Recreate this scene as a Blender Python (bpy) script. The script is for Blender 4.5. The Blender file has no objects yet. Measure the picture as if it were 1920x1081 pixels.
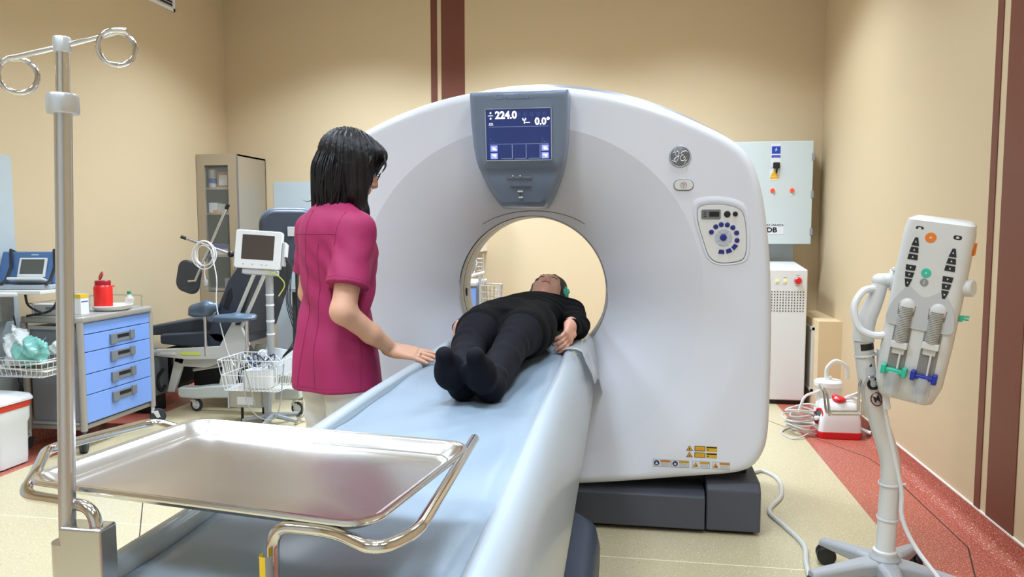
import bpy, math, random
import numpy as np
from mathutils import Matrix, Vector
from math import sin, cos, pi, radians as R_
C = bpy.data.collections.new('room'); bpy.context.scene.collection.children.link(C)
scene = bpy.context.scene
random.seed(7)
rng = np.random.default_rng(5)

# ------------------------------------------------------------ camera, world, exposure
cd = bpy.data.cameras.new('camera'); cam = bpy.data.objects.new('camera', cd); C.objects.link(cam)
cd.sensor_fit = 'HORIZONTAL'; cd.sensor_width = 36.0; cd.lens = 1400.0/1920*36
cam.location = (0, 0, 1.35)
cam.rotation_euler = (R_(90-4.513), 0, R_(9.102))
cd.clip_start = .02; cd.clip_end = 60
scene.camera = cam
w = bpy.data.worlds.new('world'); scene.world = w; w.use_nodes = True
w.node_tree.nodes['Background'].inputs[0].default_value = (.9, .95, 1, 1)
w.node_tree.nodes['Background'].inputs[1].default_value = .05
vs = scene.view_settings
vs.view_transform = 'Standard'; vs.look = 'None'; vs.gamma = 1; vs.use_curve_mapping = False
vs.exposure = -0.08
CEIL = 3.48
XL, XR, YB, YF = -3.76, 1.54, 6.57, -2.2
# recessed ceiling light panels: positions, size, power
LAMPS = [(-2.35, -.6), (-.9, -.6), (.45, -.6), (-2.35, 1.3), (-.9, 1.3), (.45, 1.3), (-2.35, 3.1), (.45, 3.1), (-2.35, 5.3), (-.9, 5.3), (.45, 5.3)]
LPOW = 26.0
for (x, y) in LAMPS:
    l = bpy.data.lights.new('ceiling_lamp_light', 'AREA'); l.shape = 'RECTANGLE'; l.size = .56; l.size_y = .56
    l.energy = LPOW*(2.6 if y > 5 else 1.3 if y > 3 else 1.0)*(.68 if x > 0 else 1.3 if x > -1 and y < 3 else 1.0); l.color = (.74, .87, 1.03); l.spread = R_(125)
    o = bpy.data.objects.new('ceiling_lamp_light', l); o.location = (x, y, CEIL-.03); C.objects.link(o)
    o['kind'] = 'structure'

# ------------------------------------------------------------ materials
def lin(c):
    if isinstance(c, str):
        c = [int(c[i:i+2], 16)/255 for i in (0, 2, 4)]
    return tuple(((v/12.92) if v <= .04045 else ((v+.055)/1.055)**2.4) for v in c) + (1,)
MATS = {}
def mat(name, col, rough=.5, metal=0, spec=.5, bump=0, bscale=40, var=0, vscale=8, emit=0, trans=0, coat=0, sub=0, aniso=0, stretch=None, ior=None):
    if name in MATS: return MATS[name]
    m = bpy.data.materials.new(name); m.use_nodes = True; MATS[name] = m
    nt = m.node_tree; b = nt.nodes['Principled BSDF']
    c = lin(col); b.inputs['Base Color'].default_value = c
    b.inputs['Roughness'].default_value = rough; b.inputs['Metallic'].default_value = metal
    b.inputs['Specular IOR Level'].default_value = spec
    b.inputs['Coat Weight'].default_value = coat; b.inputs['Coat Roughness'].default_value = .12
    if ior: b.inputs['IOR'].default_value = ior
    if sub:
        b.inputs['Subsurface Weight'].default_value = sub; b.inputs['Subsurface Radius'].default_value = (.012, .005, .003); b.inputs['Subsurface Scale'].default_value = 1
    if trans: b.inputs['Transmission Weight'].default_value = trans
    if emit:
        b.inputs['Emission Color'].default_value = c; b.inputs['Emission Strength'].default_value = emit
    tc = nt.nodes.new('ShaderNodeTexCoord'); mp = nt.nodes.new('ShaderNodeMapping')
    nt.links.new(tc.outputs['Object'], mp.inputs[0])
    if stretch: mp.inputs['Scale'].default_value = stretch
    if var:
        n = nt.nodes.new('ShaderNodeTexNoise'); n.inputs['Scale'].default_value = vscale; n.inputs['Detail'].default_value = 4
        nt.links.new(mp.outputs[0], n.inputs['Vector'])
        mx = nt.nodes.new('ShaderNodeMix'); mx.data_type = 'RGBA'
        mx.inputs[6].default_value = tuple(v*(1-var) for v in c[:3])+(1,)
        mx.inputs[7].default_value = tuple(min(1, v*(1+var)) for v in c[:3])+(1,)
        nt.links.new(n.outputs['Fac'], mx.inputs[0]); nt.links.new(mx.outputs[2], b.inputs['Base Color'])
    if bump:
        n2 = nt.nodes.new('ShaderNodeTexNoise'); n2.inputs['Scale'].default_value = bscale; n2.inputs['Detail'].default_value = 5
        nt.links.new(mp.outputs[0], n2.inputs['Vector'])
        bp = nt.nodes.new('ShaderNodeBump'); bp.inputs['Strength'].default_value = bump; bp.inputs['Distance'].default_value = .01
        nt.links.new(n2.outputs['Fac'], bp.inputs['Height']); nt.links.new(bp.outputs[0], b.inputs['Normal'])
    return m

def speckle(name, base, specks, scale=120, rough=.3):
    """vinyl flooring with coloured chips"""
    m = bpy.data.materials.new(name); m.use_nodes = True; nt = m.node_tree; b = nt.nodes['Principled BSDF']
    b.inputs['Roughness'].default_value = rough
    tc = nt.nodes.new('ShaderNodeTexCoord')
    prev = None
    nz = nt.nodes.new('ShaderNodeTexNoise'); nz.inputs['Scale'].default_value = 1.3; nt.links.new(tc.outputs['Object'], nz.inputs['Vector'])
    mx = nt.nodes.new('ShaderNodeMix'); mx.data_type = 'RGBA'; c = lin(base)
    mx.inputs[6].default_value = tuple(v*.95 for v in c[:3])+(1,); mx.inputs[7].default_value = tuple(min(1, v*1.04) for v in c[:3])+(1,)
    nt.links.new(nz.outputs['Fac'], mx.inputs[0]); prev = mx.outputs[2]
    for i, (col, lo, hi, sc) in enumerate(specks):
        n = nt.nodes.new('ShaderNodeTexNoise'); n.inputs['Scale'].default_value = scale*sc; n.inputs['Detail'].default_value = 1.5
        mp = nt.nodes.new('ShaderNodeMapping'); mp.inputs['Location'].default_value = (i*7.3, i*3.1, 0)
        nt.links.new(tc.outputs['Object'], mp.inputs[0]); nt.links.new(mp.outputs[0], n.inputs['Vector'])
        r = nt.nodes.new('ShaderNodeMapRange'); r.inputs[1].default_value = lo; r.inputs[2].default_value = hi
        nt.links.new(n.outputs['Fac'], r.inputs[0])
        k = nt.nodes.new('ShaderNodeMix'); k.data_type = 'RGBA'; k.inputs[7].default_value = lin(col)
        nt.links.new(r.outputs[0], k.inputs[0]); nt.links.new(prev, k.inputs[6]); prev = k.outputs[2]
    nt.links.new(prev, b.inputs['Base Color'])
    MATS[name] = m; return m

def steel(name, col='C9C6C2', rough=.28, stretch=(1, 60, 1), amt=.12):
    """brushed steel: roughness streaks along one axis"""
    m = mat(name, col, rough=rough, metal=1)
    nt = m.node_tree; b = nt.nodes['Principled BSDF']
    tc = nt.nodes.new('ShaderNodeTexCoord'); mp = nt.nodes.new('ShaderNodeMapping'); mp.inputs['Scale'].default_value = stretch
    n = nt.nodes.new('ShaderNodeTexNoise'); n.inputs['Scale'].default_value = 14; n.inputs['Detail'].default_value = 6
    r = nt.nodes.new('ShaderNodeMapRange'); r.inputs[3].default_value = rough-amt; r.inputs[4].default_value = rough+amt
    nt.links.new(tc.outputs['Object'], mp.inputs[0]); nt.links.new(mp.outputs[0], n.inputs['Vector'])
    nt.links.new(n.outputs['Fac'], r.inputs[0]); nt.links.new(r.outputs[0], b.inputs['Roughness'])
    return m

def glassy(name, col=(1, 1, 1), alpha=.2, rough=.05):
    m = bpy.data.materials.new(name); m.use_nodes = True; nt = m.node_tree; MATS[name] = m
    b = nt.nodes['Principled BSDF']; b.inputs['Base Color'].default_value = lin(col); b.inputs['Roughness'].default_value = rough
    b.inputs['Alpha'].default_value = alpha; b.inputs['Specular IOR Level'].default_value = .8
    return m

M_white = mat('white_enamel', 'E6E7E9', .32, coat=.3)
M_gantry = mat('gantry_shell', 'E2E4EC', .3, coat=.35, spec=.4)
M_dish = mat('gantry_dish', 'DFE1EA', .38, spec=.4)
M_bluegrey = mat('blue_grey_plastic', '7E8EA3', .34, coat=.2)
M_hood = mat('hood_plastic', '76849A', .36, coat=.25, bump=.02, bscale=300)
M_dgrey = mat('dark_grey_plastic', '4C4E59', .5, var=.05)
M_black = mat('black_plastic', '17171A', .4)
M_grey = mat('grey_plastic', 'B9BBBB', .42)
M_mgrey = mat('mid_grey_plastic', '8B8E90', .42)
M_linegrey = mat('seam_grey', '6E6B69', .6)
M_steel = steel('brushed_steel', 'D3D0CC', .22, (1, 40, 40), .07)
M_chrome = mat('polished_steel', 'D8D5D2', .1, metal=1)
M_alu = mat('satin_aluminium', 'CFCFD0', .3, metal=1)

# ------------------------------------------------------------ mesh builder
def rotz(a): return Matrix.Rotation(a, 4, 'Z')
def rotx(a): return Matrix.Rotation(a, 4, 'X')
def roty(a): return Matrix.Rotation(a, 4, 'Y')
def T(x, y, z): return Matrix.Translation((x, y, z))
def frame(p0, p1):
    d = (Vector(p1)-Vector(p0)); L = d.length; d.normalize()
    q = d.to_track_quat('Z', 'Y').to_matrix().to_4x4()
    return Matrix.Translation(p0) @ q, L
class MB:
    def __init__(s): s.v = []; s.f = []; s.M = Matrix.Identity(4)
    def add(s, vs, fs, M=None):
        k = len(s.v); m = s.M @ M if M is not None else s.M
        s.v += [tuple(m @ Vector(v)) for v in vs]; s.f += [tuple(i+k for i in f) for f in fs]; return s
    def box(s, x0, x1, y0, y1, z0, z1, M=None):
        vs = [(x, y, z) for z in (z0, z1) for y in (y0, y1) for x in (x0, x1)]
        return s.add(vs, [(0, 2, 3, 1), (4, 5, 7, 6), (0, 1, 5, 4), (2, 6, 7, 3), (0, 4, 6, 2), (1, 3, 7, 5)], M)
    def rings(s, rings, close=True, cap0=True, cap1=True, M=None):
        n = len(rings[0]); vs = [p for r in rings for p in r]; fs = []
        for i in range(len(rings)-1):
            for j in range(n if close else n-1):
                a = i*n+j; b = i*n+(j+1) % n; fs.append((a, b, b+n, a+n))
        if cap0: fs.append(tuple(range(n))[::-1])
        if cap1: fs.append(tuple(range((len(rings)-1)*n, len(rings)*n)))
        return s.add(vs, fs, M)
    def cyl(s, p0, p1, r0, r1=None, n=20, caps=True):
        r1 = r0 if r1 is None else r1; m, L = frame(p0, p1)
        return s.rings([[(r*cos(2*pi*j/n), r*sin(2*pi*j/n), z) for j in range(n)] for r, z in ((r0, 0), (r1, L))], True, caps, caps, m)
    def lathe(s, prof, M=None, n=32, cap0=True, cap1=True):
        return s.rings([[(r*cos(2*pi*j/n), r*sin(2*pi*j/n), z) for j in range(n)] for r, z in prof], True, cap0, cap1, M)
    def sphere(s, c, r, n=16, M=None):
        rs = r if hasattr(r, '__len__') else (r, r, r)
        prof = [(sin(pi*i/(n//2+1)), -cos(pi*i/(n//2+1))) for i in range(1, n//2+1)]
        rings = [[(c[0]+rs[0]*a*cos(2*pi*j/n), c[1]+rs[1]*a*sin(2*pi*j/n), c[2]+rs[2]*z) for j in range(n)] for a, z in prof]
        return s.rings(rings, True, True, True, M)
    def tube(s, pts, r, n=10, closed=False, smooth=0, caps=True):
        P = [Vector(p) for p in pts]
        if smooth: P = cat(P, smooth, closed)
        m = len(P); rr = r if hasattr(r, '__len__') else [r]*m
        if len(rr) != m: rr = [rr[0]+(rr[-1]-rr[0])*i/(m-1) for i in range(m)] if len(rr) == 2 else list(np.interp(np.linspace(0, 1, m), np.linspace(0, 1, len(rr)), rr))
        rr = [float(q) for q in rr]; rings = []; up = None
        for i in range(m):
            a = P[(i-1) % m] if (closed or i > 0) else P[i]; b = P[(i+1) % m] if (closed or i < m-1) else P[i]
            t = (b-a)
            if t.length < 1e-9: t = Vector((0, 0, 1))
            t.normalize()
            if up is None: up = t.orthogonal()
            up = (up - t*up.dot(t))
            if up.length < 1e-6: up = t.orthogonal()
            up.normalize(); sd = t.cross(up)
            rings.append([tuple(P[i]+rr[i]*(cos(2*pi*j/n)*up+sin(2*pi*j/n)*sd)) for j in range(n)])
        if closed:
            k = len(rings); vs = [p for q in rings for p in q]; fs = []
            # align last to first
            best = min(range(n), key=lambda o: sum((Vector(rings[-1][(j+o) % n])-Vector(rings[0][j])).length for j in range(n)))
            for i in range(k-1):
                for j in range(n): fs.append((i*n+j, i*n+(j+1) % n, (i+1)*n+(j+1) % n, (i+1)*n+j))
            for j in range(n): fs.append(((k-1)*n+(j+best) % n, (k-1)*n+(j+1+best) % n, (j+1) % n, j))
            return s.add(vs, fs)
        return s.rings(rings, True, caps, caps)
    def prism(s, pts, z0, z1, M=None):
        n = len(pts)
        return s.rings([[(p[0], p[1], z0) for p in pts], [(p[0], p[1], z1) for p in pts]], True, True, True, M)
    def build(s, name, m, parent=None, bevel=0, smooth=35, seg=3, sub=0, solid=0):
        me = bpy.data.meshes.new(name); me.from_pydata(s.v, [], s.f); me.materials.append(m)
        o = bpy.data.objects.new(name, me); C.objects.link(o); finish(o, bevel, smooth, seg, sub, solid)
        if parent is not None:
            o.parent = parent; o.matrix_parent_inverse = Matrix.Identity(4)
            me.transform(parent.matrix_basis.inverted()) if parent.parent is None else me.transform((parent.parent.matrix_basis @ parent.matrix_basis).inverted())
        return o
def finish(o, bevel=0, smooth=35, seg=3, sub=0, solid=0):
    me = o.data
    import bmesh
    bm = bmesh.new(); bm.from_mesh(me); bmesh.ops.recalc_face_normals(bm, faces=bm.faces)
    lim = R_(smooth)
    for f in bm.faces: f.smooth = smooth > 0
    for e in bm.edges:
        if len(e.link_faces) == 2: e.smooth = e.calc_face_angle(0) < lim
        else: e.smooth = True
    bm.to_mesh(me); bm.free()
    if solid:
        md = o.modifiers.new('solid', 'SOLIDIFY'); md.thickness = solid; md.offset = 0
    if bevel:
        md = o.modifiers.new('bevel', 'BEVEL'); md.width = bevel; md.segments = seg; md.limit_method = 'ANGLE'; md.angle_limit = R_(40); md.harden_normals = False
        for p in me.polygons: p.use_smooth = True
        a = me.attributes.get('sharp_edge')
        if a: me.attributes.remove(a)
        wn = o.modifiers.new('wn', 'WEIGHTED_NORMAL'); wn.keep_sharp = False; wn.weight = 80
    if sub:
        md = o.modifiers.new('sub', 'SUBSURF'); md.levels = sub; md.render_levels = sub
def cat(P, k, closed=False):
    """Catmull-Rom resample, k steps per span"""
    P = [Vector(p) for p in P]; n = len(P); out = []
    for i in range(n if closed else n-1):
        p0 = P[(i-1) % n] if closed or i > 0 else P[0]*2-P[1]
        p1 = P[i]; p2 = P[(i+1) % n]; p3 = P[(i+2) % n] if closed or i < n-2 else P[-1]*2-P[-2]
        for j in range(k):
            t = j/k
            out.append(.5*((2*p1)+(p2-p0)*t+(2*p0-5*p1+4*p2-p3)*t*t+(3*p1-p0-3*p2+p3)*t**3))
    if not closed: out.append(P[-1])
    return out
def fillet(P, r, k=6):
    """rounded polyline corners"""
    P = [Vector(p) for p in P]; out = [P[0]]
    for i in range(1, len(P)-1):
        a, b, c = P[i-1], P[i], P[i+1]; u = (a-b); v = (c-b)
        d = min(r, u.length*.48, v.length*.48); u.normalize(); v.normalize()
        s0 = b+u*d; s1 = b+v*d
        for j in range(k+1):
            t = j/k; out.append(s0*(1-t)**2+b*2*t*(1-t)+s1*t*t)
    out.append(P[-1]); return out
def rrect(w, h, r, k=5, cx=0, cy=0):
    pts = []
    for (sx, sy, a0) in ((1, 1, 0), (-1, 1, 90), (-1, -1, 180), (1, -1, 270)):
        for j in range(k+1):
            a = R_(a0+90*j/k); pts.append((cx+sx*(w/2-r)+r*cos(a), cy+sy*(h/2-r)+r*sin(a)))
    return pts
def thing(name, label, cat_, loc=(0, 0, 0), rz=0, group=None):
    o = bpy.data.objects.new(name, None); C.objects.link(o); o.location = loc; o.rotation_euler = (0, 0, rz)
    o.matrix_basis = T(*loc) @ rotz(rz)
    o.empty_display_size = .1
    o['label'] = label; o['category'] = cat_
    if group: o['group'] = group
    return o
def tag(o, label, cat_, group=None):
    o['label'] = label; o['category'] = cat_
    if group: o['group'] = group
    return o
def struct(o): o['kind'] = 'structure'; return o
def setorigin(o, p):
    """move a single-mesh thing's origin to its base"""
    o.data.transform(T(*p).inverted()); o.matrix_basis = T(*p); return o
def text(name, body, size, M, m, parent, extrude=.0003, align='CENTER', bold=0, sx=1, shear=0):
    cu = bpy.data.curves.new(name, 'FONT'); cu.body = body; cu.size = size; cu.align_x = align; cu.align_y = 'CENTER'
    cu.extrude = extrude; cu.offset = bold; cu.resolution_u = 3; cu.shear = shear
    t = bpy.data.objects.new('tmp', cu); C.objects.link(t)
    bpy.context.view_layer.update()
    me = bpy.data.meshes.new_from_object(t.evaluated_get(bpy.context.evaluated_depsgraph_get()))
    bpy.data.objects.remove(t); me.name = name
    me.transform(M @ Matrix.Diagonal((sx, 1, 1, 1))); me.materials.clear(); me.materials.append(m)
    o = bpy.data.objects.new(name, me); C.objects.link(o)
    if parent is not None:
        o.parent = parent
        pm = parent.matrix_basis if parent.parent is None else parent.parent.matrix_basis @ parent.matrix_basis
        me.transform(pm.inverted())
    return o
def copy_tree(o, parent=None):
    c = o.copy(); C.objects.link(c)
    if parent is not None: c.parent = parent
    for ch in list(o.children): copy_tree(ch, c)
    return c
FACE = rotx(pi/2)      # local xy -> world xz, facing -Y

# ------------------------------------------------------------ implicit-surface bodies (surface nets)
class SDF:
    def __init__(s, lo, hi, vox):
        s.lo = np.array(lo, float); s.vox = vox
        s.n = np.ceil((np.array(hi)-s.lo)/vox).astype(int)+1
        s.D = np.full(s.n, 1.0, np.float32)
    def blk(s, lo, hi):
        a = np.maximum(np.floor((np.array(lo)-s.lo)/s.vox).astype(int), 0)
        b = np.minimum(np.ceil((np.array(hi)-s.lo)/s.vox).astype(int)+1, s.n)
        if np.any(b <= a): return None, None
        ax = [s.lo[i]+s.vox*np.arange(a[i], b[i]) for i in range(3)]
        X, Y, Z = np.meshgrid(*ax, indexing='ij')
        return (slice(a[0], b[0]), slice(a[1], b[1]), slice(a[2], b[2])), np.stack([X, Y, Z], -1)
    def put(s, sl, d, k, op='u'):
        D = s.D[sl]
        if op == 'u':
            if k > 0:
                h = np.clip(.5+.5*(D-d)/k, 0, 1); s.D[sl] = D*(1-h)+d*h-k*h*(1-h)
            else: s.D[sl] = np.minimum(D, d)
        else:
            if k > 0:
                e = -d; h = np.clip(.5-.5*(D-e)/k, 0, 1); s.D[sl] = D*(1-h)+e*h+k*h*(1-h)
            else: s.D[sl] = np.maximum(D, -d)
    def cap(s, p0, p1, r0, r1=None, k=.02, op='u'):
        r1 = r0 if r1 is None else r1; p0 = np.array(p0, float); p1 = np.array(p1, float)
        m = max(r0, r1)+k+3*s.vox
        sl, P = s.blk(np.minimum(p0, p1)-m, np.maximum(p0, p1)+m)
        if sl is None: return s
        ab = p1-p0; t = np.clip(((P-p0)@ab)/(ab@ab+1e-12), 0, 1)
        d = np.linalg.norm(P-(p0+t[..., None]*ab), axis=-1)-(r0+(r1-r0)*t)
        s.put(sl, d, k, op); return s
    def chain(s, pts, rs, k=.02):
        for i in range(len(pts)-1): s.cap(pts[i], pts[i+1], rs[i], rs[i+1], k)
        return s
    def ell(s, c, r, Rm=None, k=.02, op='u'):
        c = np.array(c, float); r = np.array(r, float); m = max(r)+k+3*s.vox
        sl, P = s.blk(c-m, c+m)
        if sl is None: return s
        q = P-c
        if Rm is not None: q = q @ np.array(Rm)      # columns of Rm = local axes
        k0 = np.linalg.norm(q/r, axis=-1); k1 = np.linalg.norm(q/(r*r), axis=-1)+1e-9
        s.put(sl, k0*(k0-1)/k1, k, op); return s
    def loft(s, ax, stations, k=.02, wrinkle=None, op='u', e=2.0):
        """ax = (u,v,w) unit axes; stations = [(w, cu, cv, a, b)] elliptical sections"""
        u, v, w = [np.array(a, float) for a in ax]; S = np.array(stations, float)
        corners = []
        for st in S:
            for su in (-1, 1):
                for sv in (-1, 1): corners.append(u*(st[1]+su*st[3])+v*(st[2]+sv*st[4])+w*st[0])
        corners = np.array(corners); m = k+3*s.vox+.02
        sl, P = s.blk(corners.min(0)-m, corners.max(0)+m)
        if sl is None: return s
        pu, pv, pw = P@u, P@v, P@w
        # smooth (cosine-eased linear) interpolation
        ws = np.linspace(S[0, 0], S[-1, 0], 200)
        def f(i):
            y = np.interp(ws, S[:, 0], S[:, i]); kk = np.ones(13)/13
            yp = np.pad(y, 6, mode='reflect', reflect_type='odd'); return np.interp(pw, ws, np.convolve(yp, kk, 'valid'))
        cu, cv, a, b = f(1), f(2), f(3), f(4)
        q = (np.abs((pu-cu)/a)**e+np.abs((pv-cv)/b)**e)**(1/e)
        d = (q-1)*np.minimum(a, b)
        if wrinkle is not None: d = d+wrinkle(pu, pv, pw)
        d = np.maximum(d, np.maximum(S[0, 0]-pw, pw-S[-1, 0]))
        s.put(sl, d, k, op); return s
    def plane(s, p, n):
        """keep the side the normal points away from"""
        sl, P = s.blk(s.lo, s.lo+s.vox*s.n)
        n = np.array(n, float); n /= np.linalg.norm(n)
        s.D = np.maximum(s.D, ((P-np.array(p))@n).astype(np.float32)); return s
    def disp(s, fn):
        sl, P = s.blk(s.lo, s.lo+s.vox*s.n); s.D = s.D+fn(P).astype(np.float32); return s
    def mesh(s):
        D = s.D; n = D.shape; I = D < 0
        pos = np.zeros(tuple(np.array(n)-1)+(3,), np.float32); cnt = np.zeros(tuple(np.array(n)-1), np.float32)
        cs = [slice(0, -1), slice(1, None)]
        for ax in range(3):
            o = [i for i in range(3) if i != ax]
            for d1 in (0, 1):
                for d2 in (0, 1):
                    sa = [None]*3; sa[ax] = cs[0]; sa[o[0]] = cs[d1]; sa[o[1]] = cs[d2]
                    sb = list(sa); sb[ax] = cs[1]
                    a = D[tuple(sa)]; b = D[tuple(sb)]; c = (a < 0) != (b < 0)
                    t = np.where(c, a/(a-b+1e-12*(a == b)), 0)
                    pos[..., ax] += np.where(c, t, 0); pos[..., o[0]] += c*d1; pos[..., o[1]] += c*d2; cnt += c
        act = cnt > 0; idx = -np.ones(act.shape, int); idx[act] = np.arange(act.sum())
        ii = np.argwhere(act)
        V = s.lo+s.vox*(ii+pos[act]/cnt[act][:, None])
        F = []
        for ax in range(3):
            o = [(ax+1) % 3, (ax+2) % 3]
            sa = [slice(1, -1)]*3; sa[ax] = slice(0, -1); sb = list(sa); sb[ax] = slice(1, None)
            A = I[tuple(sa)]; B = I[tuple(sb)]
            e = np.argwhere(A != B); 
            if len(e) == 0: continue
            sgn = A[tuple(e.T)]
            base = e.copy(); base[:, o[0]] += 1; base[:, o[1]] += 1
            def g(d0, d1):
                q = base.copy(); q[:, o[0]] -= d0; q[:, o[1]] -= d1; return idx[tuple(q.T)]
            Q = np.stack([g(1, 1), g(0, 1), g(0, 0), g(1, 0)], 1)
            Q[~sgn] = Q[~sgn][:, ::-1]; F.append(Q)
        return V, np.concatenate(F)
    def build(s, name, m, parent=None, smooth_it=2, extra=None):
        V, F = s.mesh()
        if extra:
            for e in extra:
                v2, f2 = e.mesh(); F = np.concatenate([F, f2+len(V)]); V = np.concatenate([V, v2])
        me = bpy.data.meshes.new(name); me.from_pydata(V.tolist(), [], F.tolist()); me.materials.append(m)
        me.polygons.foreach_set('use_smooth', [True]*len(me.polygons))
        o = bpy.data.objects.new(name, me); C.objects.link(o)
        if smooth_it:
            md = o.modifiers.new('relax', 'SMOOTH'); md.factor = .5; md.iterations = smooth_it
        if parent is not None:
            pm = parent.matrix_basis if parent.parent is None else parent.parent.matrix_basis @ parent.matrix_basis
            o.parent = parent; me.transform(pm.inverted())
        return o
# ============================================================ ROOM
M_wall = mat('wall_paint', 'CAB592', .65, bump=.03, bscale=180, var=.015, vscale=1.5)
M_wallg = mat('grey_wall_panel', 'B4BFC4', .4)
M_brown = mat('brown_stripe', '6A3626', .5, var=.06)
M_ceil = mat('ceiling_white', 'E9E6E0', .8)
M_floor = speckle('cream_vinyl', 'C2B592', [('A58A5C', .66, .72, 1), ('F3EACB', .62, .7, 1.3), ('8C744C', .7, .74, .7)], 110, .3)
M_red = speckle('red_vinyl', 'AC5643', [('E0A090', .56, .66, 1.2), ('7A2C20', .56, .66, 1.5), ('F2D0C0', .68, .72, .9)], 130, .35)
BX, LX, BY = 1.125, -3.40, 6.15     # inner edges of the red border
b = MB(); b.box(LX, BX, YF, BY, -.05, 0); floor = struct(b.build('floor', M_floor))
b = MB(); b.box(BX, XR, YF, YB, -.05, 0); b.box(XL, LX, YF, YB, -.05, 0); b.box(LX, BX, BY, YB, -.05, 0)
b.build('red_border', M_red, floor)
M_joint = mat('floor_joint', '3B2A22', .6)
M_jl = mat('floor_weld', 'EFE4C4', .5)
j = MB()
for pts in (((.45, 6.1), (.969, 5.427), (1.40, 4.62), (1.43, 4.42), (1.43, 3.35), (1.34, 3.07), (1.2, 1.0)),):
    for a, c in zip(pts, pts[1:]):
        m, L = frame((*a, 0), (*c, 0)); dx, dy = (c[0]-a[0])/L, (c[1]-a[1])/L
        j.add([(a[0]-dy*.003, a[1]+dx*.003, .0006), (a[0]+dy*.003, a[1]-dx*.003, .0006), (c[0]+dy*.003, c[1]-dx*.003, .0006), (c[0]-dy*.003, c[1]+dx*.003, .0006)], [(0, 1, 2, 3)])
a, c = (-2.6, 3.6), (-1.9, 2.55)
j.add([(a[0], a[1], .0006), (a[0]+.006, a[1], .0006), (c[0]+.006, c[1], .0006), (c[0], c[1], .0006)], [(0, 1, 2, 3)])
j.build('floor_joint', M_joint, floor)
j = MB(); j.box(-3.3, 1.1, 3.02, 3.025, 0, .0006); j.build('weld_seam', M_jl, floor)

def wall(name, x0, x1, y0, y1): return struct(MB().box(x0, x1, y0, y1, -.05, CEIL+.02).build(name, M_wall))
wb = wall('wall_back', XL-.15, XR+.15, YB, YB+.15)
wl = wall('wall_left', XL-.15, XL, YF-.15, YB)
wr = wall('wall_right', XR, XR+.15, YF-.15, YB)
wf = wall('wall_front', XL, XR, YF-.15, YF); wf.data.materials[0] = mat('neutral_reflection_wall', 'D3D7DA', .6)  # unseen wall, pale grey chosen so the steel poles reflect neutral
struct(MB().box(XL-.15, XR+.15, YF-.15, YB+.15, CEIL, CEIL+.1).build('ceiling', M_ceil))
# coved skirting: upstand + hollow fillet, with white cap line
def cove(name, ax, w, a0, a1, sgn):
    prof = [(0, .105), (.006, .105), (.007, .05)]+[(.045-.038*cos(R_(t)), .045-.043*sin(R_(t))) for t in (15, 35, 55, 75, 90)]+[(.06, .0008), (0, .0008)]
    def pt(d, z, t): return (w+sgn*d, t, z) if ax == 'x' else (t, w+sgn*d, z)
    o = MB().rings([[pt(d, z, t) for d, z in prof] for t in (a0, a1)]).build(name, M_red, None, smooth=40); struct(o)
    c = MB(); 
    lo, hi = sorted((w, w+sgn*.008))
    (c.box(lo, hi, a0, a1, .105, .112) if ax == 'x' else c.box(a0, a1, lo, hi, .105, .112))
    c.build('cap_strip', mat('white_strip', 'ECE6DC', .5), o); return o
cove('baseboard_right', 'x', XR, YF, YB, -1); cove('baseboard_left', 'x', XL, YF, YB, 1)
cove('baseboard_back', 'y', YB, XL, XR, -1); cove('baseboard_front', 'y', YF, XL, XR, 1)
# brown stripes
n_ = [0]
def trim(o): n_[0] += 1; o.name = 'trim_%d' % n_[0]; o.data.name = o.name; return struct(o)
trim(MB().box(-1.781, -1.723, YB-.004, YB, .112, CEIL).build('trim', M_brown))
trim(MB().box(-1.686, -1.474, YB-.004, YB, .112, CEIL).build('trim', M_brown))
trim(MB().box(XR-.004, XR, 3.515, 3.57, .112, CEIL).build('trim', M_brown))
trim(MB().box(XR-.004, XR, 3.22, 3.455, .112, CEIL).build('trim', M_brown))
# grey washable wall panels
trim(MB().box(-3.3, -2.1, YB-.006, YB, .112, 1.79).build('trim', M_wallg))
trim(MB().box(XL, XL+.006, .6, 4.07, .112, 1.80).build('trim', M_wallg))
trim(MB().box(.75, 1.34, YB-.006, YB, .112, 1.79).build('trim', M_wallg))
# boxed-in pipe casing in the right back corner
bx = trim(MB().box(1.375, XR, 5.78, YB, 0, .672).build('trim', mat('casing', 'D9C19A', .55)))
p = MB(); p.box(1.366, 1.376, 5.92, 6.45, .14, .59); p.build('access_panel', mat('cream_panel', 'D8CDB8', .5), bx, bevel=.004)
p = MB()
for q in ((5.90, 5.92, .12, .61), (6.45, 6.47, .12, .61), (5.90, 6.47, .12, .14), (5.90, 6.47, .59, .61)): p.box(1.36, 1.376, q[0], q[1], q[2], q[3])
p.build('panel_frame', mat('alu_frame', 'C9C6C0', .4), bx)
# lights (fixtures)
M_diff = mat('lamp_diffuser', 'FFFDF6', .5, emit=2.0)
lname = {(-2.45, -.6): 'left', }
proto = None
for i, (x, y) in enumerate(LAMPS):
    if proto is None:
        t = thing('ceiling_light', '', 'ceiling light', (x, y, CEIL)); proto = t
        f_ = MB()
        for q in ((-.31, .31, -.31, -.28), (-.31, .31, .28, .31), (-.31, -.28, -.28, .28), (.28, .31, -.28, .28)): f_.box(x+q[0], x+q[1], y+q[2], y+q[3], CEIL-.02, CEIL)
        f_.build('frame', M_white, t); MB().box(x-.28, x+.28, y-.28, y+.28, CEIL-.012, CEIL-.004).build('diffuser', M_diff, t)
    else:
        t = copy_tree(proto); t.location = (x, y, CEIL)
    t['label'] = 'square white recessed ceiling light panel overhead, out of the picture'; t['group'] = 'recessed ceiling light panels'
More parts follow.
